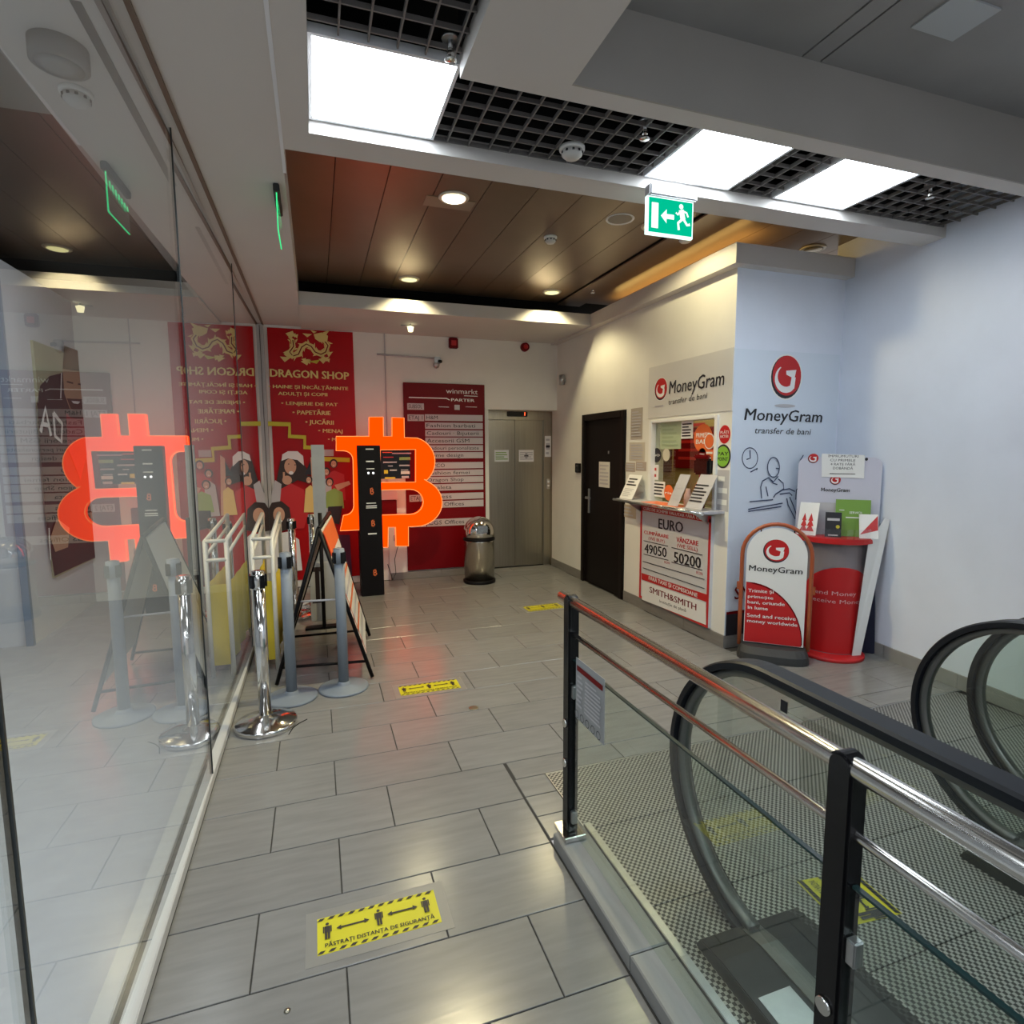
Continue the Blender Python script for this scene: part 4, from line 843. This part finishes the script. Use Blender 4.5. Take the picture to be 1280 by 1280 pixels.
ztext('EURO', (608, 298), (757, 325), 238, M_blackp, .03); ztext('CUMPĂRARE', (519, 330), (668, 361), 310, M_red, .03); ztext('(WE BUY)', (546, 367), (645, 388), 348, M_red, .0)
ztext('VÂNZARE', (719, 380), (852, 406), 352, M_red, .03); ztext('(WE SELL)', (722, 412), (848, 440), 390, M_red, .0)
ztext('49050', (523, 447), (657, 477), 392, M_blackp, .02); ztext('50200', (704, 505), (868, 545), 442, M_blackp, .02)
ztext('RON', (645, 512), (675, 519), 497, M_red, .0); ztext('RON', (842, 578), (880, 587), 560, M_red, .0)
for l in ([(517, 373), (668, 408)], [(517, 455), (670, 494)], [(690, 415), (880, 462)], [(690, 505), (880, 555)], [(513, 500), (893, 612)], [(513, 540), (893, 668)]): q.strip([q.px(*z3(*p)) for p in l], .006, M_blackp)
ztext('FĂRĂ TAXE ȘI COMISIOANE', (550, 612), (850, 722), 590, M_white, .02)
q.pxpoly([z3(506, 617), z3(902, 757), z3(904, 892), z3(508, 735)], M_white); ztext('SMITH&SMITH', (556, 690), (843, 803), 655, M_dred, .02); ztext('Instituție de plată', (617, 752), (780, 812), 735, M_blackp, .0)
q.o.x = RX-.006; q.flush(rbd, 'print')
q = Plane((RX-.006, 0, 0), (0, -1, 0), (0, 0, 1)); q.n = Vector((-1, 0, 0)); q.text('CURS DE SCHIMB VALUTAR FĂRĂ COST', -y1+.05, z1-.043, y1-y0-.1, .026, M_white, .02); q.flush(rbd, 'lettering')
# ================================================================== KIOSK END WALL GRAPHIC
wr = tag(MB().box(KX+.0, 3.985, KY-.004, KY, .10, 2.285).build('wall_graphic', mat('wrap film', (.68, .75, .84), .5)), 'large pale wall graphic with red ball logo on kiosk end wall', 'wall graphic')
q = Plane((0, KY-.004, 0), (1, 0, 0), (0, 0, 1)); c = q.px(982.5, 471.5); r = abs(q.px(1001, 471.5)[0]-c[0]); ball_logo(q, c, r, r*1.12)
q.ell((c[0], c[1]-r*1.5), r*.7, r*.09, M_pgrey)
q.pxtext('MoneyGram', (930, 525), (1027, 528), 510.5, M_blackp, .012, .12); q.pxtext('transfer de bani', (943, 541.5), (1013, 543.5), 534, M_blackp, -.005, .15)
def zz(x, y): return q.px(900+x/5.818, 420+y/5.818)
q.strip([zz(215+56*math.cos(a*PI/12), 888+75*math.sin(a*PI/12)) for a in range(24)], .007, mat('blue ink', (.03, .05, .12), .5), True); INK = MATS['blue ink']
for l in ([(215, 830), (217, 888), (190, 898)], [(218, 990), (270, 962), (262, 975)], [(300, 1180), (292, 1100), (305, 1055), (350, 1030), (385, 1060), (420, 1020)], [(345, 1165), (330, 1095)], [(420, 1040), (455, 1070), (460, 1110), (400, 1150), (385, 1175)], [(400, 1150), (450, 1120), (500, 1110), (540, 1130)], [(430, 1150), (500, 1140), (520, 1160)], [(585, 1080), (550, 1120), (545, 1190)], [(210, 1205), (380, 1190)], [(200, 1260), (450, 1215)], [(200, 1275), (440, 1240)], [(480, 1180), (490, 1230), (520, 1290), (540, 1330)], [(500, 1170), (530, 1240), (550, 1300)], [(400, 962), (425, 965)], [(600, 865), (580, 900), (578, 960), (590, 1010)], [(350, 1030), (380, 1070), (410, 1080)]): q.strip([zz(*p) for p in l], .009, INK)
q.strip([zz(382+43*math.cos(a*PI/12), 955+72*math.sin(a*PI/12)) for a in range(24)], .009, INK, True)
q.poly([(KX+.003, .10), (3.98, .10), (3.98, .27), (KX+.003, .27)], M_blackp); q.poly([(KX+.003, .27), (3.98, .27), (3.98, .31), (KX+.003, .29)], M_dred)
a = q.px(917, 749); q.text('SMITH&SMITH', a[0], a[1], .8, .10, M_dred, .02); q.flush(wr, 'print')
# ================================================================== PAVEMENT SIGN (swing panel)
O = Vector((3.155, 3.262, 0)); u = Vector((.75, -.661, 0)).normalized(); n = Vector((-u.y, u.x, 0)); n = -n if n.dot(Vector((-1, -1, 0))) < 0 else n; up = Vector((0, 0, 1))
SB = Plane(O, u, up); SB.n = n
ps = thing('pavement_sign', 'arched swing panel pavement sign with red ball logo and dark base', 'sign', O)
k = MB(); prof = [(-.24, -.17), (-.24, .17), (.24, .17), (.24, -.17)]
pts = []
for a in range(24):
    t_ = a*2*PI/24; ex_ = 2/3.2; cx = abs(math.cos(t_))**ex_*math.copysign(1, math.cos(t_)); cy = abs(math.sin(t_))**ex_*math.copysign(1, math.sin(t_)); pts.append((cx, cy))
V = []
for s_, z in ((1.0, 0), (1.0, .02), (.97, .055), (.90, .095)): V += [O+u*(.245*s_*p[0])+n*(.15*(s_ if z < .06 else .6)*p[1])+up*z for p in pts]
Fc = [tuple(range(23, -1, -1)), tuple(72+i for i in range(24))]+[(24*j+i, 24*j+(i+1) % 24, 24*(j+1)+(i+1) % 24, 24*(j+1)+i) for j in range(3) for i in range(24)]
k.add(V, Fc); base = k.build('base', M_darkgrey, ps)
s1 = (967, 653); top = SB.px(967, 653)[1]; uw = abs(SB.px(924, 740)[0]); uw = .232
arch = [O+u*(-uw)+up*.08, O+u*(-uw)+up*.3]+[O+u*(-uw*math.cos(a*PI/16))+up*(top-.232-.012+.232*math.sin(a*PI/16)) for a in range(17)]+[O+u*uw+up*.3, O+u*uw+up*.08]
MB().tube(arch, .0145, 10).build('tube_frame', M_tube, ps)
for s_ in (-1, 1): MB().obox(O, u, up, n, s_*uw-.03 if s_ < 0 else s_*uw+.0, s_*uw if s_ < 0 else s_*uw+.03, .50, .56, -.008, .008).build('clip', M_tube, ps, .003)
pw = .202; b0 = .105; pt = [(-pw, b0), (pw, b0), (pw, top-.24)]+[(pw*math.cos(a*PI/20), top-.24+.202*math.sin(a*PI/20)) for a in range(1, 20)]+[(-pw, top-.24)]
k = MB().prism([SB.w(a, b, -.004) for a, b in pt], n*.010); pnl = k.build('swing_panel', M_white, ps)
for s_ in (-1, 1): MB().cyl(SB.w(s_*.11, top-.075, 0), SB.w(s_*.11, top-.03, 0), .004, n=8).build('hanger', M_black, ps)
q = Plane(O+n*.006, u, up); q.n = n
c = q.px(970, 689); r = .086; ball_logo(q, c, r, r)
q.pxtext('MoneyGram', (936, 713), (1003, 718), 706, M_blackp, .01, .05)
ar = [(-pw+.005, b0+.005)]+[(-pw+.005, q.px(935, 727)[1])]
cc = (-pw+.02, b0+.02); R1_, R2_ = .375, q.px(935, 727)[1]-cc[1]
ar += [(cc[0]+R1_*math.sin(a*PI/2/14), cc[1]+R2_*math.cos(a*PI/2/14)) for a in range(1, 15)]+[(cc[0]+R1_*.98, b0+.005)]
q.poly(ar, M_dred); q.poly([(a_*.985-.004, b_*.975+.002) if i > 1 else (a_, b_) for i, (a_, b_) in enumerate(ar)], M_red)
def zt(x, y): return (880+x/4.923, 600+y/4.923)
for tx, p0, p1, yt in (('Trimite și', (272, 688), (428, 698), 668), ('primește', (270, 722), (425, 735), 704), ('bani, oriunde', (268, 757), (496, 775), 737), ('în lume', (266, 790), (392, 802), 770), ('Send and receive', (265, 840), (563, 865), 818), ('money worldwide', (265, 872), (573, 902), 852)): q.pxtext(tx, zt(*p0), zt(*p1), zt(0, yt)[1], M_white, .015)
q.flush(ps, 'print')
q = Plane(O+n*.118+up*.02, u, up+n*-.75); c = (.02, .05); q.n = u.cross(q.v); q.n = q.n if q.n.dot(n) > 0 else -q.n
q.o = O+n*.122+up*.015; q.ell(c, .062, .036, M_red); q.strip([(c[0]-.05*math.cos(a*PI/8), c[1]+.0-.022*math.sin(a*PI/8-.5)) for a in range(8)], .012, M_white); q.poly([(c[0]-.01, c[1]+.01), (c[0]+.045, c[1]+.016), (c[0]+.03, c[1]-.018)], M_white); q.flush(ps, 'base_logo')
# ================================================================== DISPLAY STAND
C0 = Vector((3.645, 3.195, 0)); u2 = Vector((.72, -.694, 0)); n2 = Vector((-.694, -.72, 0))
ds = thing('brochure_stand', 'red and white brochure counter stand with header board', 'stand', C0)
MB().lathe(C0, [(.225, 0), (.225, .018), (.22, .024), (.001, .025)], 40).build('base_disc', M_red, ds)
def W(a, b, c): return C0+u2*a+n2*b+up*c
hz = MB()
hp = [(-.275, .93), (.275, .93), (.275, 1.42)]+[(.215+.06*math.cos(a*PI/12), 1.42+.06*math.sin(a*PI/12)) for a in range(1, 7)]+[(-.215-.06*math.sin(a*PI/12), 1.42+.06*math.cos(a*PI/12)) for a in range(0, 7)]
hz.prism([W(a, -.125, z) for a, z in hp], n2*.012); hdr = hz.build('header_board', mat('lilac white board', (.60, .60, .70), .4), ds)
q = Plane(W(0, -.112, 0), u2, up); q.n = n2
c = q.px(1016.5, 573); ball_logo(q, c, .036, .036, False); c = q.px(1044, 600); ball_logo(q, c, .036, .036, False)
q.pxtext('MoneyGram', (1026, 614), (1062, 615), 609.5, M_blackp, .01, .05)
q.pxpoly([(1027, 567), (1081, 569), (1080, 598), (1027, 596)], M_white)
for i, (tx, x0, x1) in enumerate((('ÎMPRUMUTURI', 1035, 1073), ('CU PRIMELE', 1037.5, 1069), ('4 RATE FĂRĂ', 1038, 1069), ('DOBÂNDĂ', 1041, 1066))): q.pxtext(tx, (x0, 571.5+i*5), (x1, 572+i*5), 568.6+i*5, M_blackp, .0)
q.pxpoly([(1037, 591.5), (1069, 592.2), (1069, 593), (1037, 592.3)], M_blackp); q.ell(q.px(1083, 574), .01, .012, M_blackp, 10)
q.flush(hdr, 'print')
tp = [W(.28*math.cos(a), -.15+.30*math.sin(a), .855) for a in [PI*i/20 for i in range(21)]]
MB().prism(tp, up*.04).build('table_top', M_red, ds, .004)
# curved front panel: white with red arch graphic
k = MB(); n_ = 18; a0, a1 = .10*PI, .90*PI; V = []; 
for i in range(n_+1):
    a = a0+(a1-a0)*i/n_
    for rr, z in ((.215, .02), (.215, .855), (.205, .855), (.205, .02)): V.append(W(rr*math.cos(a), -.12+rr*math.sin(a), z))
k.add(V, [(4*i+b, 4*i+(b+1) % 4, 4*i+4+(b+1) % 4, 4*i+4+b) for i in range(n_) for b in range(4)]+[(0, 1, 2, 3), tuple(4*n_+b for b in (3, 2, 1, 0))], False); k.build('curved_front', mat('grey front', (.22, .19, .20), .35), ds)
k = MB(); V = []; m_ = 24
for i in range(m_+1):
    t_ = i/m_; a = a0+(a1-a0)*t_; zt_ = .30+.38*math.sqrt(max(0, 1-((t_-.42)/.62)**2)); V += [W(.2165*math.cos(a), -.12+.2165*math.sin(a), .03), W(.2165*math.cos(a), -.12+.2165*math.sin(a), zt_)]
k.add(V, [(2*i, 2*i+2, 2*i+3, 2*i+1) for i in range(m_)], True); k.build('red_arch_print', M_red, ds)
# lettering bent on the curved front
def curved_text(tx, tz, t0, t1, h, m):
    vs, fs = text_mesh(tx, 0, 0); x0 = min(v[0] for v in vs); x1 = max(v[0] for v in vs); ch = .7; P_ = []
    for x, y in vs:
        a = (a1+(a0-a1)*(t0+(t1-t0)*(x-x0)/(x1-x0))); P_.append(W(.2185*math.cos(a), -.12+.2185*math.sin(a), tz+y/ch*h))
    k = MB(); k.add(P_, fs); k.build('lettering', m, ds)
M_pink = mat('faded pink print', (.72, .42, .42), .5)
curved_text('Send Money', .47, .20, .78, .030, M_pink); curved_text('Receive Money', .41, .16, .88, .030, M_pink)
# white side fin
MB().prism([W(.17, .0, .02), W(.235, .03, .86), W(.30, -.02, 1.0), W(.31, -.14, 1.0), W(.26, -.15, .02)] if False else [W(.135, .08, .025), W(.195, .04, .025), W(.335, -.06, 1.03), W(.30, -.045, 1.04), W(.195, .06, .86)], n2*-.014).build('side_fin', M_white, ds)
ring_ = [W(.272*math.cos(a), -.15+.292*math.sin(a), .895) for a in [PI*i/16 for i in range(17)]]
k = MB(); V = []
for p_ in ring_: V += [p_, p_+up*.07, p_+up*.07+(W(0, -.15, .895)-p_).normalized()*.004, p_+(W(0, -.15, .895)-p_).normalized()*.004]
k.add(V, [(4*i+b, 4*i+(b+1) % 4, 4*i+4+(b+1) % 4, 4*i+4+b) for i in range(16) for b in range(4)]); k.build('acrylic_rim', M_acryl, ds)
def leaflet(a, b, w_, h_, lab, m, tilt=.06, rot=0., deco=None):
    t = thing('leaflet_card', lab, 'leaflet', W(a, b, .896), 'leaflets on the brochure stand'); uu = (u2*math.cos(rot)+n2*math.sin(rot)); nn = uu.cross(up); nn = nn if nn.dot(n2) > 0 else -nn
    o_ = W(a, b, .897); vv = (up*h_-nn*tilt); q = Plane(o_, uu, vv); q.n = nn
    q2 = [o_-uu*w_/2, o_+uu*w_/2, o_+uu*w_/2+vv, o_-uu*w_/2+vv]; MB().prism(q2, -nn*.006).build('card', m, t)
    MB().prism([o_-uu*w_/2-nn*.006, o_+uu*w_/2-nn*.006, o_+uu*w_/2-nn*.06, o_-uu*w_/2-nn*.06], up*.004).build('foot', M_acryl, t)
    if deco: deco(q, w_, vv.length)
    q.flush(t)
def d_green(q, w_, h_): q.text('SERVICII', -w_*.1, h_*.62, w_*.35, h_*.06, M_white); q.rect(-w_*.2, h_*.5, w_*.3, h_*.53, M_white); q.rect(-w_*.4, h_*.7, -w_*.25, h_*.72, M_white)
def d_tree(q, w_, h_):
    for cx, s_ in ((-w_*.18, 1), (w_*.16, 1.1)):
        for k_ in range(3): q.poly([(cx-w_*.2*s_*(1-.2*k_), h_*(.12+.16*k_)), (cx+w_*.2*s_*(1-.2*k_), h_*(.12+.16*k_)), (cx, h_*(.36+.16*k_))], M_red)
def d_black(q, w_, h_): q.rect(-w_*.38, h_*.66, w_*.38, h_*.76, M_pgrey); q.ell((w_*.28, h_*.42), w_*.12, w_*.12, M_yelb); q.rect(-w_*.3, h_*.05, w_*.3, h_*.10, M_pgrey)
def d_diag(q, w_, h_): q.poly([(-w_*.48, h_*.15), (w_*.48, h_*.35), (w_*.48, h_*.95)], M_red)
def d_text(q, w_, h_): q.lines(-w_*.4, h_*.2, w_*.4, h_*.9, 7, M_pgrey, .4)
leaflet(.10, -.03, .225, .27, 'green upright leaflet in clear holder on brochure stand', mat('leaf green', (.17, .33, .05), .4), .04, 0, d_green)
leaflet(-.205, .0, .135, .24, 'white leaflet with red triangular trees on stand left', M_white, .06, .35, d_tree)
leaflet(-.03, .05, .105, .18, 'black upright card in the middle of the brochure stand', M_blackp, .03, 0, d_black)
leaflet(.20, .035, .12, .17, 'red and white diagonal leaflet at the right of the stand', M_white, .05, -.1, d_diag)
leaflet(-.09, -.07, .17, .24, 'grey text sheet behind the black card on the stand', M_pgrey, .03, 0, d_text)
# navy panel leaning on the right wall
a = PZ(1080, 812); b = PZ(1104, 812); na = Vector((3.855, 3.155, 0)); nb = Vector((3.935, 3.055, 0))
nv = MB().prism([na, nb, nb+Vector((.0, .035, .60)), na+Vector((0, .035, .60))], (0, .02, 0)); tag(nv.build('navy_panel', M_navy, None, .006), 'dark navy board leaning between brochure stand and right wall', 'board')

# ================================================================== RAILING
RXX = .885
rl = thing('guard_railing', 'chrome tube and glass guard railing with black posts beside escalator', 'railing', (RXX, .8, 0))
plh = .055
def plinth_tile(y0, y1): MB().bevbox(.826, .955, y0+.002, y1-.002, 0, plh, .004).build('plinth_tile', mat('plinth tile', (.27, .27, .26), .4, noise=.1, scale=5, stretch=(7, 1, 1), obj_var=.05), rl)
for y0, y1 in ((1.35, 1.93), (.77, 1.35), (.19, .77), (-.39, .19), (-1.0, -.39)): plinth_tile(y0, y1)
MB().box(.957, .985, -1, 1.93, 0, plh+.008).build('edge_profile', M_alu, rl, .002)
for py in (1.905, .725, -.45):
    k = MB(); d_ = .026
    prof = [(py-d_, plh+.02), (py+d_, plh+.02), (py+d_, .985)]+[(py+d_*math.cos(a*PI/12), .985+d_*.95*math.sin(a*PI/12)) for a in range(1, 12)]+[(py-d_, .985)]
    k.prism([(RXX-.0215, y, z) for y, z in prof], (.043, 0, 0)); ptt = k.build('post', M_black, rl, .005)
    MB().box(RXX-.045, RXX+.045, py-.055, py+.055, plh, plh+.022).build('foot_plate', M_chrome, rl, .003)
    for z in (.53, .37): MB().cyl((RXX-.0215, py, z-.02), (RXX-.029, py, z-.02), .017, .015, 20).build('stud', M_chrome, ptt)
    for z in (.12, .62): MB().box(RXX-.012, RXX+.012, py-.046, py-.026, z, z+.05).build('glass_clamp', M_alu, ptt, .003)
MB().cyl((RXX, 1.99, .985), (RXX, -1, .985), .0205, n=28).build('handrail', M_rail, rl)
MB().cyl((RXX, 1.90, .862), (RXX, -1, .862), .0095, n=16).build('mid_rail', M_rail, rl)
for y0, y1 in ((.753, 1.877), (-.42, .697)):
    MB().box(RXX-.005, RXX+.005, y0, y1, .09, .765).build('glass_pane', M_glassg, rl); MB().box(RXX-.0055, RXX+.0055, y0, y1, .765, .770).build('pane_top_edge', mat('dark green edge', (.01, .03, .03), .2), rl)
a = PX(722, 825, RXX-.01); b = PX(757, 930, RXX-.01)
nt_ = tag(MB().box(RXX-.0075, RXX-.0055, 1.625, 1.845, .56, .79).build('rules_sheet', mat('laminated paper', (.30, .31, .32), .35)), 'grey laminated rules sheet stuck to the railing glass', 'notice')
q = Plane((RXX-.0075, 0, 0), (0, -1, 0), (0, 0, 1)); q.n = Vector((-1, 0, 0)); q.rect(-1.835, .745, -1.635, .765, M_dred)
q.lines(-1.83, .61, -1.78, .735, 7, M_pgrey); q.lines(-1.76, .61, -1.64, .735, 9, M_pgrey)
for i in range(5): q.strip([(-1.82+i*.043+.014*math.cos(a*PI/5), .585+.014*math.sin(a*PI/5)) for a in range(10)], .003, M_blackp, True)
q.flush(nt_)
# ================================================================== ESCALATORS
M_plate = bpy.data.materials.new('perforated plate'); M_plate.use_nodes = True
nt = M_plate.node_tree; N = nt.nodes; Lk = nt.links; bs = N['Principled BSDF']
tc = N.new('ShaderNodeTexCoord'); mp = N.new('ShaderNodeMapping'); mp.inputs['Scale'].default_value = (1, 1, 0)
ck = N.new('ShaderNodeTexChecker'); ck.inputs['Scale'].default_value = 88; ck.inputs[1].default_value = (.42, .42, .40, 1); ck.inputs[2].default_value = (.055, .055, .055, 1)
Lk.new(tc.outputs['Object'], mp.inputs[0]); Lk.new(mp.outputs[0], ck.inputs[0]); Lk.new(ck.outputs[0], bs.inputs['Base Color'])
bs.inputs['Metallic'].default_value = .55; bs.inputs['Roughness'].default_value = .42
bp_ = N.new('ShaderNodeBump'); bp_.inputs['Strength'].default_value = .35; bp_.inputs['Distance'].default_value = .002; Lk.new(ck.outputs[1], bp_.inputs['Height']); Lk.new(bp_.outputs[0], bs.inputs['Normal'])
pitl = struct('floor_landing', MB().box(.985, 4.0, -.2, 2.405, -.06, -.008), M_blackm, 'metal escalator landing of perforated plates', 'floor')
MB().box(.985, 3.9, 2.395, 2.402, -.01, .002).box(.985, .99, 1.935, 2.395, -.01, .002).build('edge_frame', M_alu, pitl)
for y0, y1 in ((1.97, 2.395), (1.54, 1.966), (1.115, 1.536), (.69, 1.111)):
    for x0, x1 in ((.992, 2.665), (2.669, wallx(y0)-.015)): MB().bevbox(x0, x1, y0, y1, -.008, .001, .001).build('floor_plate', M_plate, pitl)
def escalator(xl, xr, lab, wide=True):
    t = thing('escalator', lab, 'escalator', ((xl+xr)/2, 1.3, 0), 'escalators going down from the landing')
    for X, side in ((xl, -1), (xr, 1)):
        cY, cZ, R = 1.285, .455, .445
        path = [(cY+.22, cZ-R*.98)] if False else []
        ang = [-86+i*(176/48) for i in range(49)]
        pth = [(cY+R*math.cos(math.radians(a)), cZ+R*math.sin(math.radians(a))) for a in ang]
        pth += [(y, cZ+R) for y in (1.1, .9, .7, .5, .3, .1, -.1)]+[(-.1-.35*i, cZ+R-.06*i*i-.05*i) for i in range(1, 4)]
        rows = []; rows2 = []; rows3 = []
        for i, (y, z) in enumerate(pth):
            a = pth[max(i-1, 0)]; b = pth[min(i+1, len(pth)-1)]; tx_, tz_ = b[0]-a[0], b[1]-a[1]; l_ = math.hypot(tx_, tz_); ny, nz = tz_/l_, -tx_/l_   # outward normal
            def row(hw, o0, o1, r=.006):
                return [Vector((X-hw, y+ny*o0, z+nz*o0)), Vector((X-hw, y+ny*(o1-r), z+nz*(o1-r))), Vector((X-hw+r*1.6, y+ny*o1, z+nz*o1)), Vector((X+hw-r*1.6, y+ny*o1, z+nz*o1)), Vector((X+hw, y+ny*(o1-r), z+nz*(o1-r))), Vector((X+hw, y+ny*o0, z+nz*o0))]
            if i > 0 or True: rows.append(row(.040, -.020, .006)); rows2.append(row(.020, -.045, -.0195, .003))
        hm = MB().sweep(None, rows); hm.sm = [False]*len(hm.f); hm.build('handrail', M_rubber, t); MB().sweep(None, rows2).build('handrail_guide', M_guide, t)
        gp = [(cY+(R-.045)*math.cos(math.radians(a)), cZ+(R-.045)*math.sin(math.radians(a))) for a in range(-70, 91, 8)]+[(-.1, cZ+R-.045), (-1.0, cZ+R-.7), (-1.0, -.9), (0, -.1), (1.0, .02)]
        MB().prism([(X-.005, y, z) for y, z in gp], (.010, 0, 0)).build('glass_balustrade', M_glassg, t)
        x0, x1 = (X-.18, X+.20) if X == xl else (X-.24, X+.12)
        dk = [(1.365, .0), (1.345, .035), (1.25, .048), (.1, .048), (-1, -.6), (-1, -.9), (.1, -.1)]
        d_ = MB().prism([(x0, y, z) for y, z in dk], (x1-x0, 0, 0)).build('deck', mat('dark deck metal', (.035, .037, .04), .3, .5), t, .003)
        MB().prism([(X-.032, y, z+.003) for y, z in [(1.33, .035), (1.25, .05), (.1, .05), (-1, -.59), (-1, -.62), (.1, .03)]], (.064, 0, 0)).build('glass_channel', M_guide, d_)
        MB().box(X+(-.16 if X == xl else .03), X+(-.05 if X == xl else .10), .2, 1.12, .048, .051).build('deck_cover', M_alu, d_)
    # comb plate and steps going down
    xa, xb = xl+.21, xr-.25
    MB().box(xa, xb, .52, .688, -.01, .004).build('comb_plate', M_alu, t)
    k = 0; y = .52; z = 0
    for i in range(6):
        zz_ = 0 if i == 0 else -.14*(i-0)
        s_ = MB(); s_.box(xa, xb, y-.38, y, zz_-.16, zz_-.012); nr = 30; wv = (xb-xa)/nr
        for j in range(nr): s_.box(xa+j*wv+.001, xa+j*wv+wv*.5, y-.38, y, zz_-.012, zz_-.001)
        s_.build('step', mat('step metal', (.20, .20, .20), .45, .7), t); y -= .38
escalator(1.25, 2.50, 'escalator nearer the railing with black handrails')
escalator(2.86, 3.95 if False else 3.62, 'escalator next to the right wall with black handrails')
# small stickers on the near balustrade glass
for (x, y, w_, h_, lab, m_) in ((980, 883, .012, .017, 'tiny black sticker on the near balustrade glass', M_blackp),):
    c = PX(x, y, 1.243); tag(MB().box(1.242, 1.2445, c.y-w_, c.y+w_, c.z-h_, c.z+h_).build('glass_sticker', m_), lab, 'sticker')
c = PX(1022, 955, 1.243)
tag(MB().box(1.2415, 1.2445, c.y-.075, c.y+.055, c.z-.10, c.z+.11).build('safety_label', M_clear, None, .001), 'faded greenish rectangular label on the near balustrade glass', 'label')
# ================================================================== FLOOR STICKERS
def floor_sticker(c4, lab, z=.0, margin=True, txt='PĂSTRAȚI DISTANȚA DE SIGURANȚĂ', flip=False):
    # c4: tl, tr, br, bl in photo pixels
    tl, tr, br, bl = [PZ(*p, z) for p in c4]
    u = ((tr-tl)+(br-bl)).normalized(); c = (tl+tr+br+bl)/4; W_ = ((tr-tl).length+(br-bl).length)/2; H_ = ((tl-bl).length+(tr-br).length)/2
    v = Vector((-u.y, u.x, 0)); o = c-u*W_/2-v*H_/2
    t = thing('floor_sticker', lab, 'sticker', (c.x, c.y, z), 'yellow distance stickers on the floor')
    if margin: MB().obox(o, u, v, up, -.035, W_+.035, -.035, H_+.035, .0003, .0009).build('clear_margin', mat('clear margin', (.235, .23, .215), .3), t)
    MB().obox(o, u, v, up, 0, W_, 0, H_, .0006, .0016).build('film', M_yel, t)
    q = Plane(o+up*.0016+Vector((0, 0, -.0010)), u, v); q.n = Vector((0, 0, 1)); n_ = 12
    for i in range(n_):
        a = W_*(i+.35)/n_
        for b0_ in (H_*.02, H_*.91): q.poly([(a-.012, b0_), (a+.004, b0_), (a+.014, b0_+H_*.07), (a-.002, b0_+H_*.07)], M_blackp)
        q.k = 2
    for fx in (.08, .5, .90):
        x = W_*fx; b = H_*.36; h = H_*.46
        q.ell((x, b+h*.93), h*.085, h*.085, M_blackp, 12); q.rect(x-h*.13, b+h*.42, x+h*.13, b+h*.80, M_blackp)
        q.rect(x-h*.20, b+h*.40, x-h*.145, b+h*.80, M_blackp); q.rect(x+h*.145, b+h*.40, x+h*.20, b+h*.80, M_blackp)
        q.rect(x-h*.12, b, x-h*.015, b+h*.43, M_blackp); q.rect(x+h*.015, b, x+h*.12, b+h*.43, M_blackp); q.k = 3
    for f0, f1 in ((.15, .42), (.57, .83)):
        y = H_*.60; a, b = W_*f0, W_*f1; q.rect(a+.012, y-.0035, b-.012, y+.0035, M_blackp); q.poly([(a, y), (a+.016, y+.010), (a+.016, y-.010)], M_blackp); q.poly([(b, y), (b-.016, y-.010), (b-.016, y+.010)], M_blackp)
    q.k = 4; q.text(txt, W_*.06, H_*.155, W_*.89, H_*.10, M_blackp, .02)
    q.flush(t, 'print')
floor_sticker([(396.3, 1150.5), (541.6, 1112.3), (552.6, 1153.3), (397, 1195.5)], 'yellow distance sticker on the tiles nearest the viewer')
floor_sticker([(497, 859), (571.5, 849), (575, 860), (501.8, 870)], 'yellow distance sticker on the tiles beside the grey stanchion')
floor_sticker([(655, 758.5), (697, 754), (704, 759.5), (660, 764.8)], 'yellow distance sticker on the far tiles toward the black door')
floor_sticker([(1062, 1087), (1125, 1138), (1056, 1165), (999, 1103)], 'yellow distance sticker on the escalator landing plates', .001, False)
p = PZ(592, 885); tag(MB().lathe((p.x, p.y, 0), [(.028, 0), (.030, .001), (.024, .002), (.001, .0022)], 24).build('floor_plug', M_steel), 'small round metal plug in the tiles right of the second floor sticker', 'plug')
p = PZ(359, 1264); tag(MB().lathe((p.x, p.y, .0), [(.008, 0), (.009, .002), (.004, .004), (.001, .005)], 16).build('floor_screw', M_steel), 'tiny metal stud on the tile nearest the viewer', 'screw')
a = PZ(362, 917); tag(MB().tube([PZ(361, 918, .003), PZ(366, 910, .003), PZ(374, 904, .003), PZ(384, 899, .003)], .0022, 6).build('cable_tie', M_black), 'thin black cable tie lying by the chrome stanchion base', 'cable tie')
